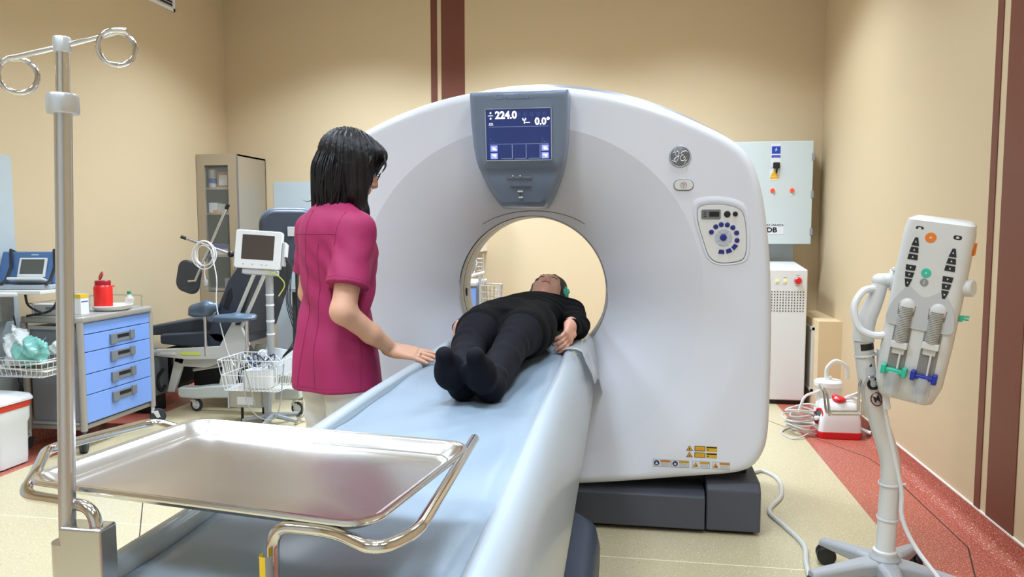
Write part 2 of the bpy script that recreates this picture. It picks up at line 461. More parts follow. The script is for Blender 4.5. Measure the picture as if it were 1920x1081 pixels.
# air vent on left wall, high up
vy0, vy1, vz0, vz1 = 5.35, 5.81, 3.135, 3.36
t = thing('air_vent', 'white louvred air vent high on the left wall by the ceiling', 'air vent', (XL, 5.58, 3.14))
f_ = MB()
for q in ((vy0, vy1, vz0, vz0+.03), (vy0, vy1, vz1-.03, vz1), (vy0, vy0+.03, vz0, vz1), (vy1-.03, vy1, vz0, vz1)): f_.box(XL, XL+.014, *q)
f_.build('frame', M_white, t, bevel=.003)
MB().box(XL, XL+.003, vy0+.02, vy1-.02, vz0+.02, vz1-.02).build('backing', mat('duct_dark', '3A332B', .9), t)
for k in range(7):
    z = vz0+.04+k*.024
    MB().box(-.001, .012, vy0+.03, vy1-.03, -.0015, .0015, T(XL+.006, 0, z) @ roty(R_(35))).build('slat', M_white, t)

# ============================================================ CT GANTRY
GX, GZ, BR = -.465, 1.06, .355
gant = thing('ct_scanner', 'large white ring-shaped CT scanner with blue-grey display hood', 'ct scanner', (GX, 3.7, 0))
half = [(0, 1.980), (.13, 1.975), (.30, 1.952), (.45, 1.918), (.60, 1.868), (.75, 1.802), (.88, 1.732), (.955, 1.66), (1.0, 1.55), (1.03, 1.40), (1.052, 1.2), (1.064, .96), (1.066, .70), (1.062, .48), (1.045, .385), (1.0, .315), (.93, .285), (.82, .268), (.66, .248), (.5, .226), (.25, .198), (0, .19)]
outl = half + [(-x, z) for x, z in half[-2:0:-1]]
oc = cat([Vector((x, 0, z)) for x, z in outl], 8, True)
oc = [(GX+p.x, p.z) for p in oc]
oa = np.array(oc); oth = np.arctan2(oa[:, 1]-GZ, oa[:, 0]-GX); orr = np.hypot(oa[:, 0]-GX, oa[:, 1]-GZ)
ordr = np.argsort(oth)
def Rout(th):
    return np.interp((th+pi) % (2*pi)-pi, oth[ordr], orr[ordr], period=2*pi)
DX, DZ, DCX, DCZ = .90, .80, GX+.03, GZ-.04
def Rdish(th):
    return .775-.03*max(0, sin(th))**4
def bandw(th):
    # shallow bevel around the lower half of the dish: 0 at the top, 1 at the bottom
    q = (.30-sin(th))/.55; q = max(0, min(1, q)); return q*q*(3-2*q)
YG = 3.30
def gy(x, z):
    """depth of the gantry front surface at (x, z)"""
    th = math.atan2(z-GZ, x-GX); r = math.hypot(x-GX, z-GZ); ro = float(Rout(th)); rd = min(Rdish(th), ro-.03)
    if r <= rd:
        t = max(0, min(1, (r-BR)/(rd-BR)))
        return YG+.028*bandw(th)+.075*(1-t)+.125*(1-t)**2.6
    d = ro-r; RR = .042
    bw = bandw(th); rb = min(.80+.16*bw, ro-.02); e = max(0, min(1, (rb-r)/max(.01, rb-rd))); base = YG+.028*bw*e
    sl = .0
    if d < RR: base += RR-math.sqrt(max(0, RR*RR-(RR-max(d, 0))**2))
    return base+sl
NT = 240
ths = [2*pi*i/NT for i in range(NT)]
rings = []; ndish = 0
for t in np.linspace(0, 1, 34):
    rings.append([]); ndish += 1
    for th in ths:
        ro = float(Rout(th)); rd = min(Rdish(th), ro-.03); r = BR+(rd-BR)*t
        x, z = GX+r*cos(th), GZ+r*sin(th); rings[-1].append((x, gy(x, z), z))
outer = [rings[-1]]
for t in [.02, .05, .09, .14, .2, .28, .36, .42, .48, .54, .6, .66, .72, .78, .83, .87, .9, .93, .955, .975, .99, 1]:
    outer.append([])
    for th in ths:
        ro = float(Rout(th)); rd = min(Rdish(th), ro-.03); r = rd+(ro-rd)*t
        x, z = GX+r*cos(th), GZ+r*sin(th); outer[-1].append((x, gy(x, z), z))
# side going back
for yb in (3.40, 3.43):
    outer.append([(GX+float(Rout(th))*cos(th), yb, GZ+float(Rout(th))*sin(th)) for th in ths])
MB().rings(rings, True, False, False).build('dish', M_dish, gant, smooth=60)
MB().rings(outer, True, False, False).build('front_cover', M_gantry, gant, smooth=60)
def toff(th): return max(0, sin(th))**.7
def band(y0, y1, off, off2=None):
    off2 = off if off2 is None else off2
    return [[(GX+(float(Rout(th))+o+k*toff(th))*cos(th), y, GZ+(float(Rout(th))+o+k*toff(th))*sin(th)) for th in ths] for y, o, k in ((y0, off-.02, 0), (y0, off, .004), ((y0+y1)/2, (off+off2)/2, .026), (y1, off2, .046), (y1, off2-.02, .03))]
MB().rings(band(3.43, 3.60, .006, .012), True, False, False).build('trim_band', M_bluegrey, gant, smooth=40)
rc = [[(GX+(float(Rout(th))+o+.02*toff(th))*cos(th), y, GZ+(float(Rout(th))+o+.02*toff(th))*sin(th)) for th in ths] for y, o in ((3.60, -.02), (3.60, .0), (4.15, -.03), (4.20, -.06), (4.22, -.12))]
rc += [[(GX+r*cos(th), y, GZ+r*sin(th)) for th in ths] for r, y in ((.62, 4.22), (.5, 4.08), (.40, 3.88), (.360, 3.76), (.348, 3.72))]
MB().rings(rc, True, False, False).build('rear_cover', M_gantry, gant, smooth=45)
# bore: flange, liner, dark scan window
LY = FACE.inverted()
def ring(y0, r0, y1, r1): return [[(GX+r*cos(th), y, GZ+r*sin(th)) for th in ths] for y, r in ((y0, r0), (y1, r1))]
yb0 = gy(GX+BR, GZ)
M_beige = mat('bore_beige', 'CFC8BC', .4)
b = MB(); b.rings([[(GX+r*cos(th), y, GZ+r*sin(th)) for th in ths] for y, r in ((yb0, BR+.001), (yb0-.004, BR-.003), (yb0+.01, BR-.008), (yb0+.05, BR-.008))], True, False, False); b.build('bore_flange', mat('flange', 'BDB7AE', .35), gant)
b = MB(); b.rings([[(GX+r*cos(th), y, GZ+r*sin(th)) for th in ths] for y, r in ((yb0+.05, BR-.008), (yb0+.052, BR-.004), (yb0+.06, BR-.004), (yb0+.062, BR-.008))], True, False, False); b.build('bore_groove', M_black, gant)
b = MB(); b.rings([[(GX+r*cos(th), y, GZ+r*sin(th)) for th in ths] for y, r in ((yb0+.062, BR-.008), (3.73, BR-.008))], True, False, False); b.build('bore_liner', M_beige, gant)
b = MB()
for y_ in (yb0+.09, yb0+.12, yb0+.17): b.rings([[(GX+(BR-.0085)*cos(th), y, GZ+(BR-.0085)*sin(th)) for th in ths] for y in (y_, y_+.004)], True, False, False)
b.build('bore_seam', M_linegrey, gant)
b = MB(); th0 = R_(178); b.box(-.003, .003, yb0+.10, yb0+.13, -.018, .018, T(GX-BR+.011, 0, GZ-.02)); b.build('laser_window', M_black, gant)
# thin seam of the panel above the bore
pts = []
for a in np.linspace(R_(180-38), R_(38), 40):
    rr = .30+.0*a; x = GX+.01+.272*cos(a)*1.12; z = 1.375+.10*(max(0, sin(a))-.615)*1.6+.0; pts.append((x, gy(x, z)-.001, z))
MB().tube(pts, .0018, 6).build('panel_seam', M_linegrey, gant)
# base
def prof_x(P, x0, x1): return MB().rings([[(x, y, z) for y, z in P] for x in (x0, x1)])
prof_x([(3.315, .02), (3.315, .165), (3.345, .19), (4.1, .19), (4.1, .02)], -1.49, .335).build('base', M_dgrey, gant, bevel=.006)
t_ = MB(); t_.rings([[(x, y, z) for y, z in ((3.325, .016), (3.325, .20), (3.36, .235), (4.1, .26), (4.1, .016))] for x in (.341, .575)]); t_.build('base_side_panel', M_dgrey, gant, bevel=.01)
MB().box(-1.45, .55, 3.36, 4.08, .0, .02).build('plinth', M_black, gant)
MB().box(-1.40, .53, 3.47, 4.05, .18, .36).build('chassis', M_black, gant)

# ---- display hood
HC = -.482
hw = [(1.94, .210), (1.92, .212), (1.81, .2095), (1.71, .2025), (1.66, .195), (1.615, .184), (1.58, .173), (1.552, .161), (1.503, .1365), (1.465, .112), (1.452, .103), (1.445, .094)]
def hy(z):  # front depth of the hood
    return float(np.interp(z, [1.44, 1.47, 1.55, 1.60, 1.63, 1.70, 1.93, 1.955], [3.335, 3.30, 3.255, 3.235, 3.20, 3.19, 3.155, 3.175]))
rr_ = []
for off, dy in ((0, .16), (0, .03), (.004, .015), (.012, .006), (.024, .001), (.034, 0)):
    ringp = []
    zs = np.linspace(1.445+off*.8, 1.936-off, 26)
    for sgn in (1, -1):
        for z in (zs if sgn > 0 else zs[::-1]):
            w_ = float(np.interp(z, [q[0] for q in hw[::-1]], [q[1] for q in hw[::-1]]))-off
            ringp.append((HC+sgn*w_, hy(z)+dy+.02*(w_/.21)**2*0, z))
    rr_.append(ringp)
hb = MB(); n = len(rr_[0])
hb.rings(rr_, True, False, False)
# front fill: rows across
fr = rr_[-1]; k = n//2; rows = []
for i in range(k):
    a = Vector(fr[i]); c = Vector(fr[n-1-i]); up = .018*max(0, (a.z-1.88)/.03) if a.z > 1.88 else 0
    rows.append([tuple(a.lerp(c, q/12)+Vector((0, 0, up*(1-((q-6)/6)**2)))) for q in range(13)])
hb.rings(rows, False, False, False)
hood = hb.build('display_hood', M_hood, gant, smooth=50)
# top dome piece of hood linking to the trim band
SCR_Y = 3.166
tilt = R_(-8.5)
SM = T(-.4965*.966-.001, 3.176, 1.752) @ rotx(pi/2+R_(8.5))      # local: x right, y up, z out
scr = MB().box(-.139, .139, -.103, .104, -.006, .0035, SM).build('screen', mat('screen_blue', '1E2E66', .2, emit=.55), hood)
bz = MB()
for q in ((-.142, .142, .106, .109), (-.142, .142, -.109, -.106), (-.142, -.139, -.109, .109), (.139, .142, -.109, .109)): bz.box(q[0], q[1], q[2], q[3], -.006, .006, SM)
bz.build('screen_bezel', mat('bezel', 'B4BCC8', .3), hood)
M_scrw = mat('screen_white', 'F2F4FF', .3, emit=1.0)
M_scrl = mat('screen_line', 'A9B4DC', .3, emit=.5)
M_scrd = mat('screen_dim', '4A5A92', .3, emit=.4)
M_icon = mat('screen_icon', '8E9BEA', .3, emit=.8)
S2 = SM @ T(0, 0, .0038)
text('lettering', '224.0', .042, S2 @ T(-.052, .080, 0), M_scrw, hood, bold=.0016)
text('lettering', '0.0°', .040, S2 @ T(.103, .052, 0), M_scrw, hood, bold=.0014)
l = MB()
l.box(-.125, .128, .0325, .0335, 0, .0004, S2); l.box(-.125, .128, -.0395, -.0385, 0, .0004, S2)
for x0 in (-.078, -.018, .042):
    l.box(x0, x0+.05, -.1005, -.0995, 0, .0004, S2); l.box(x0+.049, x0+.0505, -.1005, -.042, 0, .0004, S2)
l.build('screen_lines', M_scrl, hood)
l = MB()
for x0 in (-.122, .098):
    for y0 in (-.069, -.101): l.box(x0, x0+.03, y0, y0+.025, 0, .0004, S2)
l.build('screen_icons', M_icon, hood)
l = MB()
for x0 in (-.117, .103):
    l.box(x0+.003, x0+.016, -.060, -.052, .0004, .0008, S2); l.box(x0+.006, x0+.022, -.064, -.060, .0004, .0008, S2)
    l.box(x0+.002, x0+.02, -.088, -.082, .0004, .0008, S2); l.box(x0+.010, x0+.016, -.094, -.088, .0004, .0008, S2)
# table-height pictogram, patient pictogram
l.box(-.129, -.107, .078, .081, 0, .0004, S2); l.box(-.1195, -.1165, .086, .091, 0, .0004, S2); l.box(-.1195, -.1165, .068, .073, 0, .0004, S2)
for yy in (.0915, .0675): l.add([(-.118+.004*cos(q*pi/4), yy+.004*sin(q*pi/4), .0002) for q in range(8)], [tuple(range(8))], S2)
l.box(-.127, -.107, .040, .0425, 0, .0004, S2); l.box(-.124, -.119, .045, .050, 0, .0004, S2); l.box(-.115, -.110, .045, .050, 0, .0004, S2)
l.box(.024, .028, .044, .062, 0, .0004, S2); l.box(.028, .05, .048, .0505, 0, .0004, S2); l.box(.018, .034, .058, .061, 0, .0004, S2)
l.add([(.020+.003*cos(q*pi/4), .065+.003*sin(q*pi/4), .0002) for q in range(8)], [tuple(range(8))], S2); l.add([(.032+.003*cos(q*pi/4), .065+.003*sin(q*pi/4), .0002) for q in range(8)], [tuple(range(8))], S2)
l.build('screen_symbols', M_scrw, hood)
l = MB()
for i, x0 in enumerate((.002, .030, .058, .086, .114)):
    for q in range(6):
        a = q*pi/3+(i*.3); l.box(-.0012, .0012, .004, .009, 0, .0004, S2 @ T(x0, .083, 0) @ rotz(a))
for x0 in (-.122, .1):
    for q in range(3): l.box(x0+q*.008, x0+q*.008+.003, -.034, -.028, 0, .0004, S2)
    l.box(x0, x0+.005, -.02, -.016, 0, .0004, S2)
l.build('dim_symbols', M_scrd, hood)
def HM(z, x=0): 
    s = math.atan2(hy(z+.02)-hy(z-.02), .04)
    return T(HC-.005+x, hy(z)-.001, z) @ rotx(pi/2+s)
text('lettering', 'GE Healthcare', .027, HM(1.908, -.012), mat('relief', '6B7A90', .35), hood, bold=.0006)
l = MB()
l.box(-.055, .055, -.008, .008, 0, .002, HM(1.577)); l.box(-.042, .05, -.0045, .0045, 0, .002, HM(1.537)); l.sphere((0, 0, 0), .0025, 8, HM(1.505)); l.build('slot', M_black, hood, bevel=.0009)
l = MB(); l.sphere((-.028, 0, .001), .006, 10, HM(1.580)); l.sphere((.004, .001, .001), .006, 10, HM(1.580)); l.build('sensor', mat('sensor_grey', '9A9A98', .3), hood)
l = MB(); l.box(-.012, .012, -.006, .006, 0, .002, HM(1.518)); l.box(-.010, .010, -.005, .005, 0, .002, HM(1.492)); l.build('hood_label', mat('hood_label', 'C4C6C2', .5), hood)

# ---- badge, buttons, control panel
def GM(x, z, off=.0):
    return T(x, gy(x, z)-off, z) @ FACE
M_badge = mat('badge_grey', '7C7F86', .35, metal=.5)
M_badgel = mat('badge_silver', 'D6D8DC', .3, metal=.3)
g = GM(.199, 1.661)
MB().lathe([(.046, 0), (.046, .003), (.043, .005), (.001, .005)], g, 40).build('badge', M_badge, gant)
l = MB(); l.tube([tuple((g @ T(.043*cos(a), .043*sin(a), .005)).translation) for a in np.linspace(0, 2*pi, 48, endpoint=False)], .0017, 6, True)
def scr_curve(pts, r=.0021, k=5): l.tube([tuple((g @ T(x, y, .0058)).translation) for x, y in [tuple(v)[:2] for v in cat([Vector((*p, 0)) for p in pts], k)]], r, 6)
# monogram script strokes
scr_curve([(-.006, .018), (-.013, .021), (-.020, .013), (-.018, .004), (-.010, .003), (-.004, .012), (-.008, .019), (-.006, .004), (-.010, -.014), (-.019, -.022), (-.025, -.014), (-.016, -.004), (-.003, .002)])
scr_curve([(.018, .016), (.012, .020), (.005, .014), (.008, .006), (.014, .005), (.006, .002), (.001, -.008), (.006, -.018), (.016, -.017), (.022, -.008), (.017, -.003), (.013, -.008)])
for a0 in (25, 115, 205, 295):
    l.tube([tuple((g @ T(r*cos(R_(a0+d)), r*sin(R_(a0+d)), .0056)).translation) for r, d in ((.037, 0), (.034, 14), (.029, 26), (.033, 36))], [.0012, .0022, .0012], 6)
l.build('monogram', M_badgel, gant)
# oval emergency button
g = GM(.216, 1.539)
l = MB()
def ovl(w, h, z0, z1, m=g, r=None): l.prism(rrect(w, h, min(w, h)/2-.0001 if r is None else r, 6), z0, z1, m)
ovl(.086, .048, .0, .0015); l.build('button_ring', M_mgrey, gant)
l = MB(); ovl(.078, .040, .001, .006); l.build('button', mat('button_white', 'DEDDDB', .4), gant, bevel=.002)
l = MB(); l.tube([tuple((g @ T(.0125*cos(a), .0125*sin(a), .0062)).translation) for a in np.linspace(0, 2*pi, 24, endpoint=False)], .0008, 5, True)
l.tube([tuple((g @ T(x, y, .0062)).translation) for x, y in ((-.009, .007), (.009, .007), (0, -.009), (-.009, .007))], .0008, 5); l.tube([tuple((g @ T(x, y, .0062)).translation) for x, y in ((-.004, .002), (0, .004), (.004, .002), (0, -.004))], .0009, 5)
l.build('button_symbol', mat('symbol_red', '8E5A5A', .5), gant)
# control panel: recess shading lip + panel plate (tapered rounded outline)
PX, PZ = .377, 1.338
def ppan(s, dx=0, dz=0):
    P = [(-.100, .092), (-.080, .112), (-.02, .118), (.045, .108), (.082, .085), (.096, .04), (.103, -.03), (.101, -.085), (.085, -.116), (.03, -.128), (-.02, -.124), (-.052, -.095), (-.075, -.03), (-.095, .035)]
    return [(v.x*s+dx, v.y*s+dz) for v in cat([Vector((*p, 0)) for p in P], 4, True)]
g = GM(PX, PZ, 0)
# raised brow around recess
q1 = ppan(1.20, -.002, .012); q2 = ppan(1.04)
l = MB(); l.rings([[tuple(g @ Vector((x, y, 0))) for x, y in q1], [tuple(g @ Vector((x, y, .004))) for x, y in ppan(1.12, -.001, .006)], [tuple(g @ Vector((x, y, .0035))) for x, y in ppan(1.06)], [tuple(g @ Vector((x, y, .0005))) for x, y in ppan(1.02)]], True, False, True)
l.build('panel_surround', M_dish, gant, smooth=50)
cp = MB().prism(ppan(1.0), .001, .0045, g).build('control_panel', mat('panel_white', 'E2E1DF', .4), gant, bevel=.001)
l = MB(); l.tube([tuple(g @ Vector((x, y, .002))) for x, y in ppan(1.015)], .0012, 6, True); l.build('panel_outline', M_mgrey, cp)
gp = g @ T(0, 0, .0045)
l = MB(); l.prism(rrect(.080, .040, .006, 4), 0, .003, gp @ T(-.045, .077, 0)); l.build('lcd_frame', mat('lcd_frame', '77777A', .4), cp)
l = MB(); l.prism(rrect(.042, .022, .003, 3), 0, .0036, gp @ T(-.032, .077, 0)); l.lathe([(.0135, 0), (.0135, .004), (.011, .005), (.001, .005)], gp @ T(.022, .077, 0), 20); l.lathe([(.0105, 0), (.0105, .004), (.008, .005), (.001, .005)], gp @ T(.055, .078, 0), 20)
l.build('black_button', M_black, cp)
l = MB()
for yy in (.085, .0765, .068): l.box(-.076, -.064, yy-.0018, yy+.0018, .003, .0036, gp)
l.build('lcd_symbol', M_black, cp)
ringc = (.008, -.022)
M_bb = mat('button_blue', '1E2C80', .35)
M_bw = mat('button_glow', 'DCEBFF', .3, emit=.25)
btns = [(155, .055), (125, .056), (100, .056), (74, .056), (48, .057), (20, .058), (-12, .058)]
for a, r_ in btns:
    x, y = ringc[0]+r_*cos(R_(a)), ringc[1]+r_*sin(R_(a))
    k_ = MB().lathe([(.0105, 0), (.0105, .0025), (.009, .0035), (.0005, .0035)], gp @ T(x, y, 0), 18).build('round_button', M_bb, cp)
    MB().prism([(-.005, -.003), (.005, -.004), (.004, .004), (-.003, .004)], .0034, .004, gp @ T(x, y, 0) @ rotz(R_(a*2))).build('button_symbol', M_bw, k_)
for a in (-40, -67, -96):
    x, y = ringc[0]+.061*cos(R_(a)), ringc[1]+.061*sin(R_(a))
    k_ = MB().prism([(-.013, -.009), (.013, -.009), (.010, .009), (-.010, .009)], 0, .003, gp @ T(x, y, 0) @ rotz(R_(a+90))).build('key_button', M_bb, cp, bevel=.0015)
    MB().prism([(-.006, -.004), (.006, -.004), (0, .005)], .003, .0036, gp @ T(x, y, 0) @ rotz(R_(a+90))).build('button_symbol', M_bw, k_)
l = MB()
for a0 in (0, 90, 180, 270):
    P = [(.017*cos(R_(a)), .017*sin(R_(a))) for a in np.linspace(a0-38, a0+38, 8)]+[(.036*cos(R_(a)), .036*sin(R_(a))) for a in np.linspace(a0+40, a0-40, 8)]
    k_ = MB().prism(P, 0, .003, gp @ T(*ringc, 0)).build('arrow_key', mat('key_grey', 'B9C0CC', .35), cp, bevel=.001)
    MB().prism([(-.004, -.004), (.004, -.004), (0, .004)], .003, .0036, gp @ T(*ringc, 0) @ rotz(R_(a0-90)) @ T(0, .026, 0)).build('arrow', M_bw, k_)
k_ = MB().lathe([(.014, 0), (.014, .004), (.012, .005), (.0005, .005)], gp @ T(*ringc, 0), 24).build('centre_button', M_bb, cp)
MB().box(-.008, .008, -.003, .003, .005, .0055, gp @ T(*ringc, 0)).build('button_symbol', M_bw, k_)
# ---- warning stickers bottom right
M_yel = mat('warning_yellow', 'DDAA1E', .45); M_org = mat('warning_border', '6B3A16', .5); M_stk = mat('sticker_white', 'D9DADC', .45); M_navy = mat('sticker_navy', '1F2A66', .45); M_ora = mat('warning_orange', 'E08A1E', .45)
M_txt = mat('print_grey', '8C8F92', .6)
def sticker(x, z): return GM(x, z, .0005)
for z in (.393, .364):
    g = sticker(.262, z)
    st = MB().prism([(-.014, -.011), (.014, -.011), (0, .013)], 0, .001, g).build('laser_warning', M_org, gant)
    MB().prism([(-.010, -.0085), (.010, -.0085), (0, .009)], .001, .0014, g).build('triangle_face', M_yel, st)
    MB().lathe([(.003, .0014), (.003, .0018), (.0003, .0018)], g @ T(0, -.003, 0), 8).build('laser_symbol', M_black, st)
    g = sticker(.306, z)
    st = MB().box(-.023, .023, -.011, .011, 0, .001, g).build('laser_label', M_org, gant)
    MB().box(-.020, .020, -.0085, .0085, .001, .0014, g).build('label_face', M_yel, st)
    l = MB()
    for yy in (-.004, 0, .004): l.box(-.014, .014, yy-.0006, yy+.0006, .0014, .0016, g)
    l.build('print_line', M_ora, st)
    g = sticker(.356, z)
    st = MB().box(-.023, .023, -.011, .011, 0, .001, g).build('laser_label', M_yel, gant)
    MB().box(-.022, .022, .004, .010, .001, .0014, g).build('label_header', M_black, st)
    MB().lathe([(.003, .001), (.003, .0016), (.0003, .0016)], g @ T(-.015, -.004, 0), 8).build('laser_symbol', M_black, st)
for i, x in enumerate((.143, .227-.004, .312, .397)):
    g = sticker(x, .3205)
    st = MB().box(-.038, .038, -.016, .016, 0, .001, g).build('warning_sticker', M_txt, gant)
    MB().box(-.0365, .0365, -.0145, .0145, .001, .0012, g).build('sticker_face', M_stk, st)
    MB().box(-.006, .036, .004, .0135, .0012, .0014, g).build('sticker_header', M_ora if i in (0, 3) else M_yel, st)
    text('lettering', ('WARNING', 'CAUTION', 'CAUTION', 'WARNING')[i], .0085, g @ T(.015, .0088, .0014), M_org, st, extrude=.0001)
    if i < 2:
        MB().lathe([(.012, .0012), (.012, .0015), (.0003, .0015)], g @ T(-.022, 0, 0), 20).build('manual_symbol', M_navy, st)
        MB().prism([(-.006, -.005), (.004, -.007), (.005, .003), (.001, .001), (-.002, .007)], .0015, .0018, g @ T(-.022, 0, 0)).build('reader_figure', M_stk, st)
    else:
        MB().prism([(-.012, -.010), (.012, -.010), (0, .011)], .0012, .0015, g @ T(-.023, 0, 0)).build('triangle', M_org, st)
        MB().prism([(-.0095, -.0085), (.0095, -.0085), (0, .008)], .0015, .0017, g @ T(-.023, 0, 0)).build('triangle_face', M_yel if i == 2 else M_ora, st)
        MB().prism([(-.003, -.006), (.006, -.006), (.004, -.001), (-.001, -.003)], .0017, .0019, g @ T(-.023, 0, 0)).build('hand_symbol', M_black, st)
    l = MB()
    for k in range(5): l.box(-.004, .034-.004*(k % 2), -.0005, .0005, .0012, .0014, g @ T(0, .001-k*.0032, 0))
    l.build('print_line', M_txt, st)

# ============================================================ PATIENT TABLE
TX = -.487
tab = thing('scanner_table', 'long pale blue and white patient table running into the scanner', 'patient table', (TX, 2.2, 0))
M_pad = mat('pad_blue', '8C9DAC', .36, bump=.06, bscale=9, stretch=(1, .35, 1), coat=.15)
M_side = mat('table_white', 'ABB6BE', .34, coat=.25, bump=.03, bscale=7, stretch=(1, .3, 1))
Y0, Y1 = .915, 3.45
def trow(y, zoff=0):
    return y
hb = [(-.335, .56), (-.340, .62), (-.332, .72), (-.318, .80), (-.302, .848), (-.288, .868), (-.270, .880), (-.255, .881), (-.245, .875), (-.240, .868)]
for sgn, nm in ((-1, 'left'), (1, 'right')):
    rows = []
    for i, y in enumerate(np.linspace(Y0, 3.34, 60)):
        rows.append([(TX-sgn*x, y, z+.0025*sin(y*5.1+x*9)*(z > .8)) for x, z in hb]+[(TX-sgn*-.240, y, .80), (TX-sgn*-.30, y, .60)])
    MB().rings(rows, True, True, True).build('side_rail', M_side, tab, smooth=50)
# pad (slightly concave with soft wrinkles)
xs = np.linspace(-.238, .238, 33); ys = np.linspace(Y0+.005, 3.40, 200)
def padz(u, y):
    z = .868-.010*(1-(u/.238)**2)
    z += .0022*sin(y*7+u*11)+.0016*sin(y*17-u*23)+.0012*sin(y*4.0+u*31)
    z += .004*math.exp(-((y-1.75-u*.8)/.05)**2)*cos(u*9) + .003*math.exp(-((y-1.45+u*1.2)/.06)**2)
    z -= .010*max(0, (abs(u)-.215)/.023)
    return z
V = [(TX+u, y, padz(u, y)) for y in ys for u in xs]+[]
rows = [[(TX+u, y, padz(u, y)) for u in xs]+[(TX+.238, y, .81), (TX-.238, y, .81)] for y in ys]
MB().rings(rows, True, True, True).build('mattress', M_pad, tab, smooth=60)
# narrow cradle continuing through the bore
M_sheet = mat('cradle_grey', 'AFB3B4', .3, coat=.2)
rows = []
for y in np.linspace(3.0, 4.05, 20):
    t = min(1, max(0, (y-3.30)/.25)); w_ = .242-.0*t
    P = [(-w_-.03*(1-t), .876), (-w_, .885-.004*t), (-w_*.85, .862), (-w_*.5, .850), (0, .846), (w_*.5, .850), (w_*.85, .862), (w_, .885-.004*t), (w_+.03*(1-t), .876), (w_*.9, .835), (w_*.5, .815), (0, .808), (-w_*.5, .815), (-w_*.9, .835)]
    rows.append([(TX+.02*t+x, y, z) for x, z in P])
MB().rings(rows).build('cradle', M_sheet, tab, smooth=60)
# drape of clear plastic sheet over the rail by the gantry
M_film = glassy('plastic_film', 'D4D8DA', .55, .15)
rows = []
for y in np.linspace(2.86, 3.42, 16):
    q = (y-2.86)/.56; d = .10+.17*q+.02*sin(q*9)
    rows.append([(TX+x, y, z) for x, z in ((.235, .884), (.262, .890), (.290, .889), (.312, .878), (.326+.01*q, .84), (.345+.02*q, .887-d*.8), (.352+.03*q, .887-d))])
MB().rings(rows, False, False, False).build('plastic_sheet', M_film, tab, solid=.001, smooth=60)
# stains/scuffs on rail label
l = MB()
for (x, y, s) in ((.283, 2.80, .010), (.287, 2.73, .007), (.275, 2.86, .008), (.292, 2.77, .005)): l.box(x-.006+TX, x+.006+TX, y, y+s*1.6, .8855, .8862)
l.build('tape_residue', mat('residue', 'C6B98A', .6), tab)
# table body and pedestal
MB().box(TX-.24, TX+.24, 1.0, 3.30, .66, .80).build('under_frame', mat('table_grey', '9AA2A8', .45), tab, bevel=.02)
MB().box(TX-.19, TX+.19, 1.9, 3.05, .12, .66).build('pedestal', mat('table_grey2', 'A8AEB2', .45), tab, bevel=.03)
M_ped = mat('pedal_blue', '3D4656', .42)
def ovalring(w, y0, y1, r, z, k=10):
    return [(TX+x, y, z) for x, y in [(p_[0], p_[1]+(y0+y1)/2) for p_ in rrect(2*w, y1-y0, r, k)]]
MB().rings([ovalring(.385, 1.55, 3.18, .22, 0), ovalring(.385, 1.55, 3.18, .22, .06), ovalring(.37, 1.565, 3.165, .21, .13), ovalring(.33, 1.6, 3.12, .19, .165)]).build('base_cover', M_ped, tab, smooth=40)
for y in (2.30, 2.62, 2.92):
    P = [(.20, -.13), (.33, -.13), (.36, -.08), (.36, .10), (.33, .13), (.20, .13)]
    l = MB(); l.prism(P, 0, .016, T(TX, y, .152) @ roty(R_(14)) @ T(0, 0, 0)); l.build('foot_pedal', M_ped, tab, bevel=.005)
tab.rotation_euler = (0, 0, R_(.8)); tab.matrix_basis = T(TX, 2.2, 0) @ rotz(R_(.8))
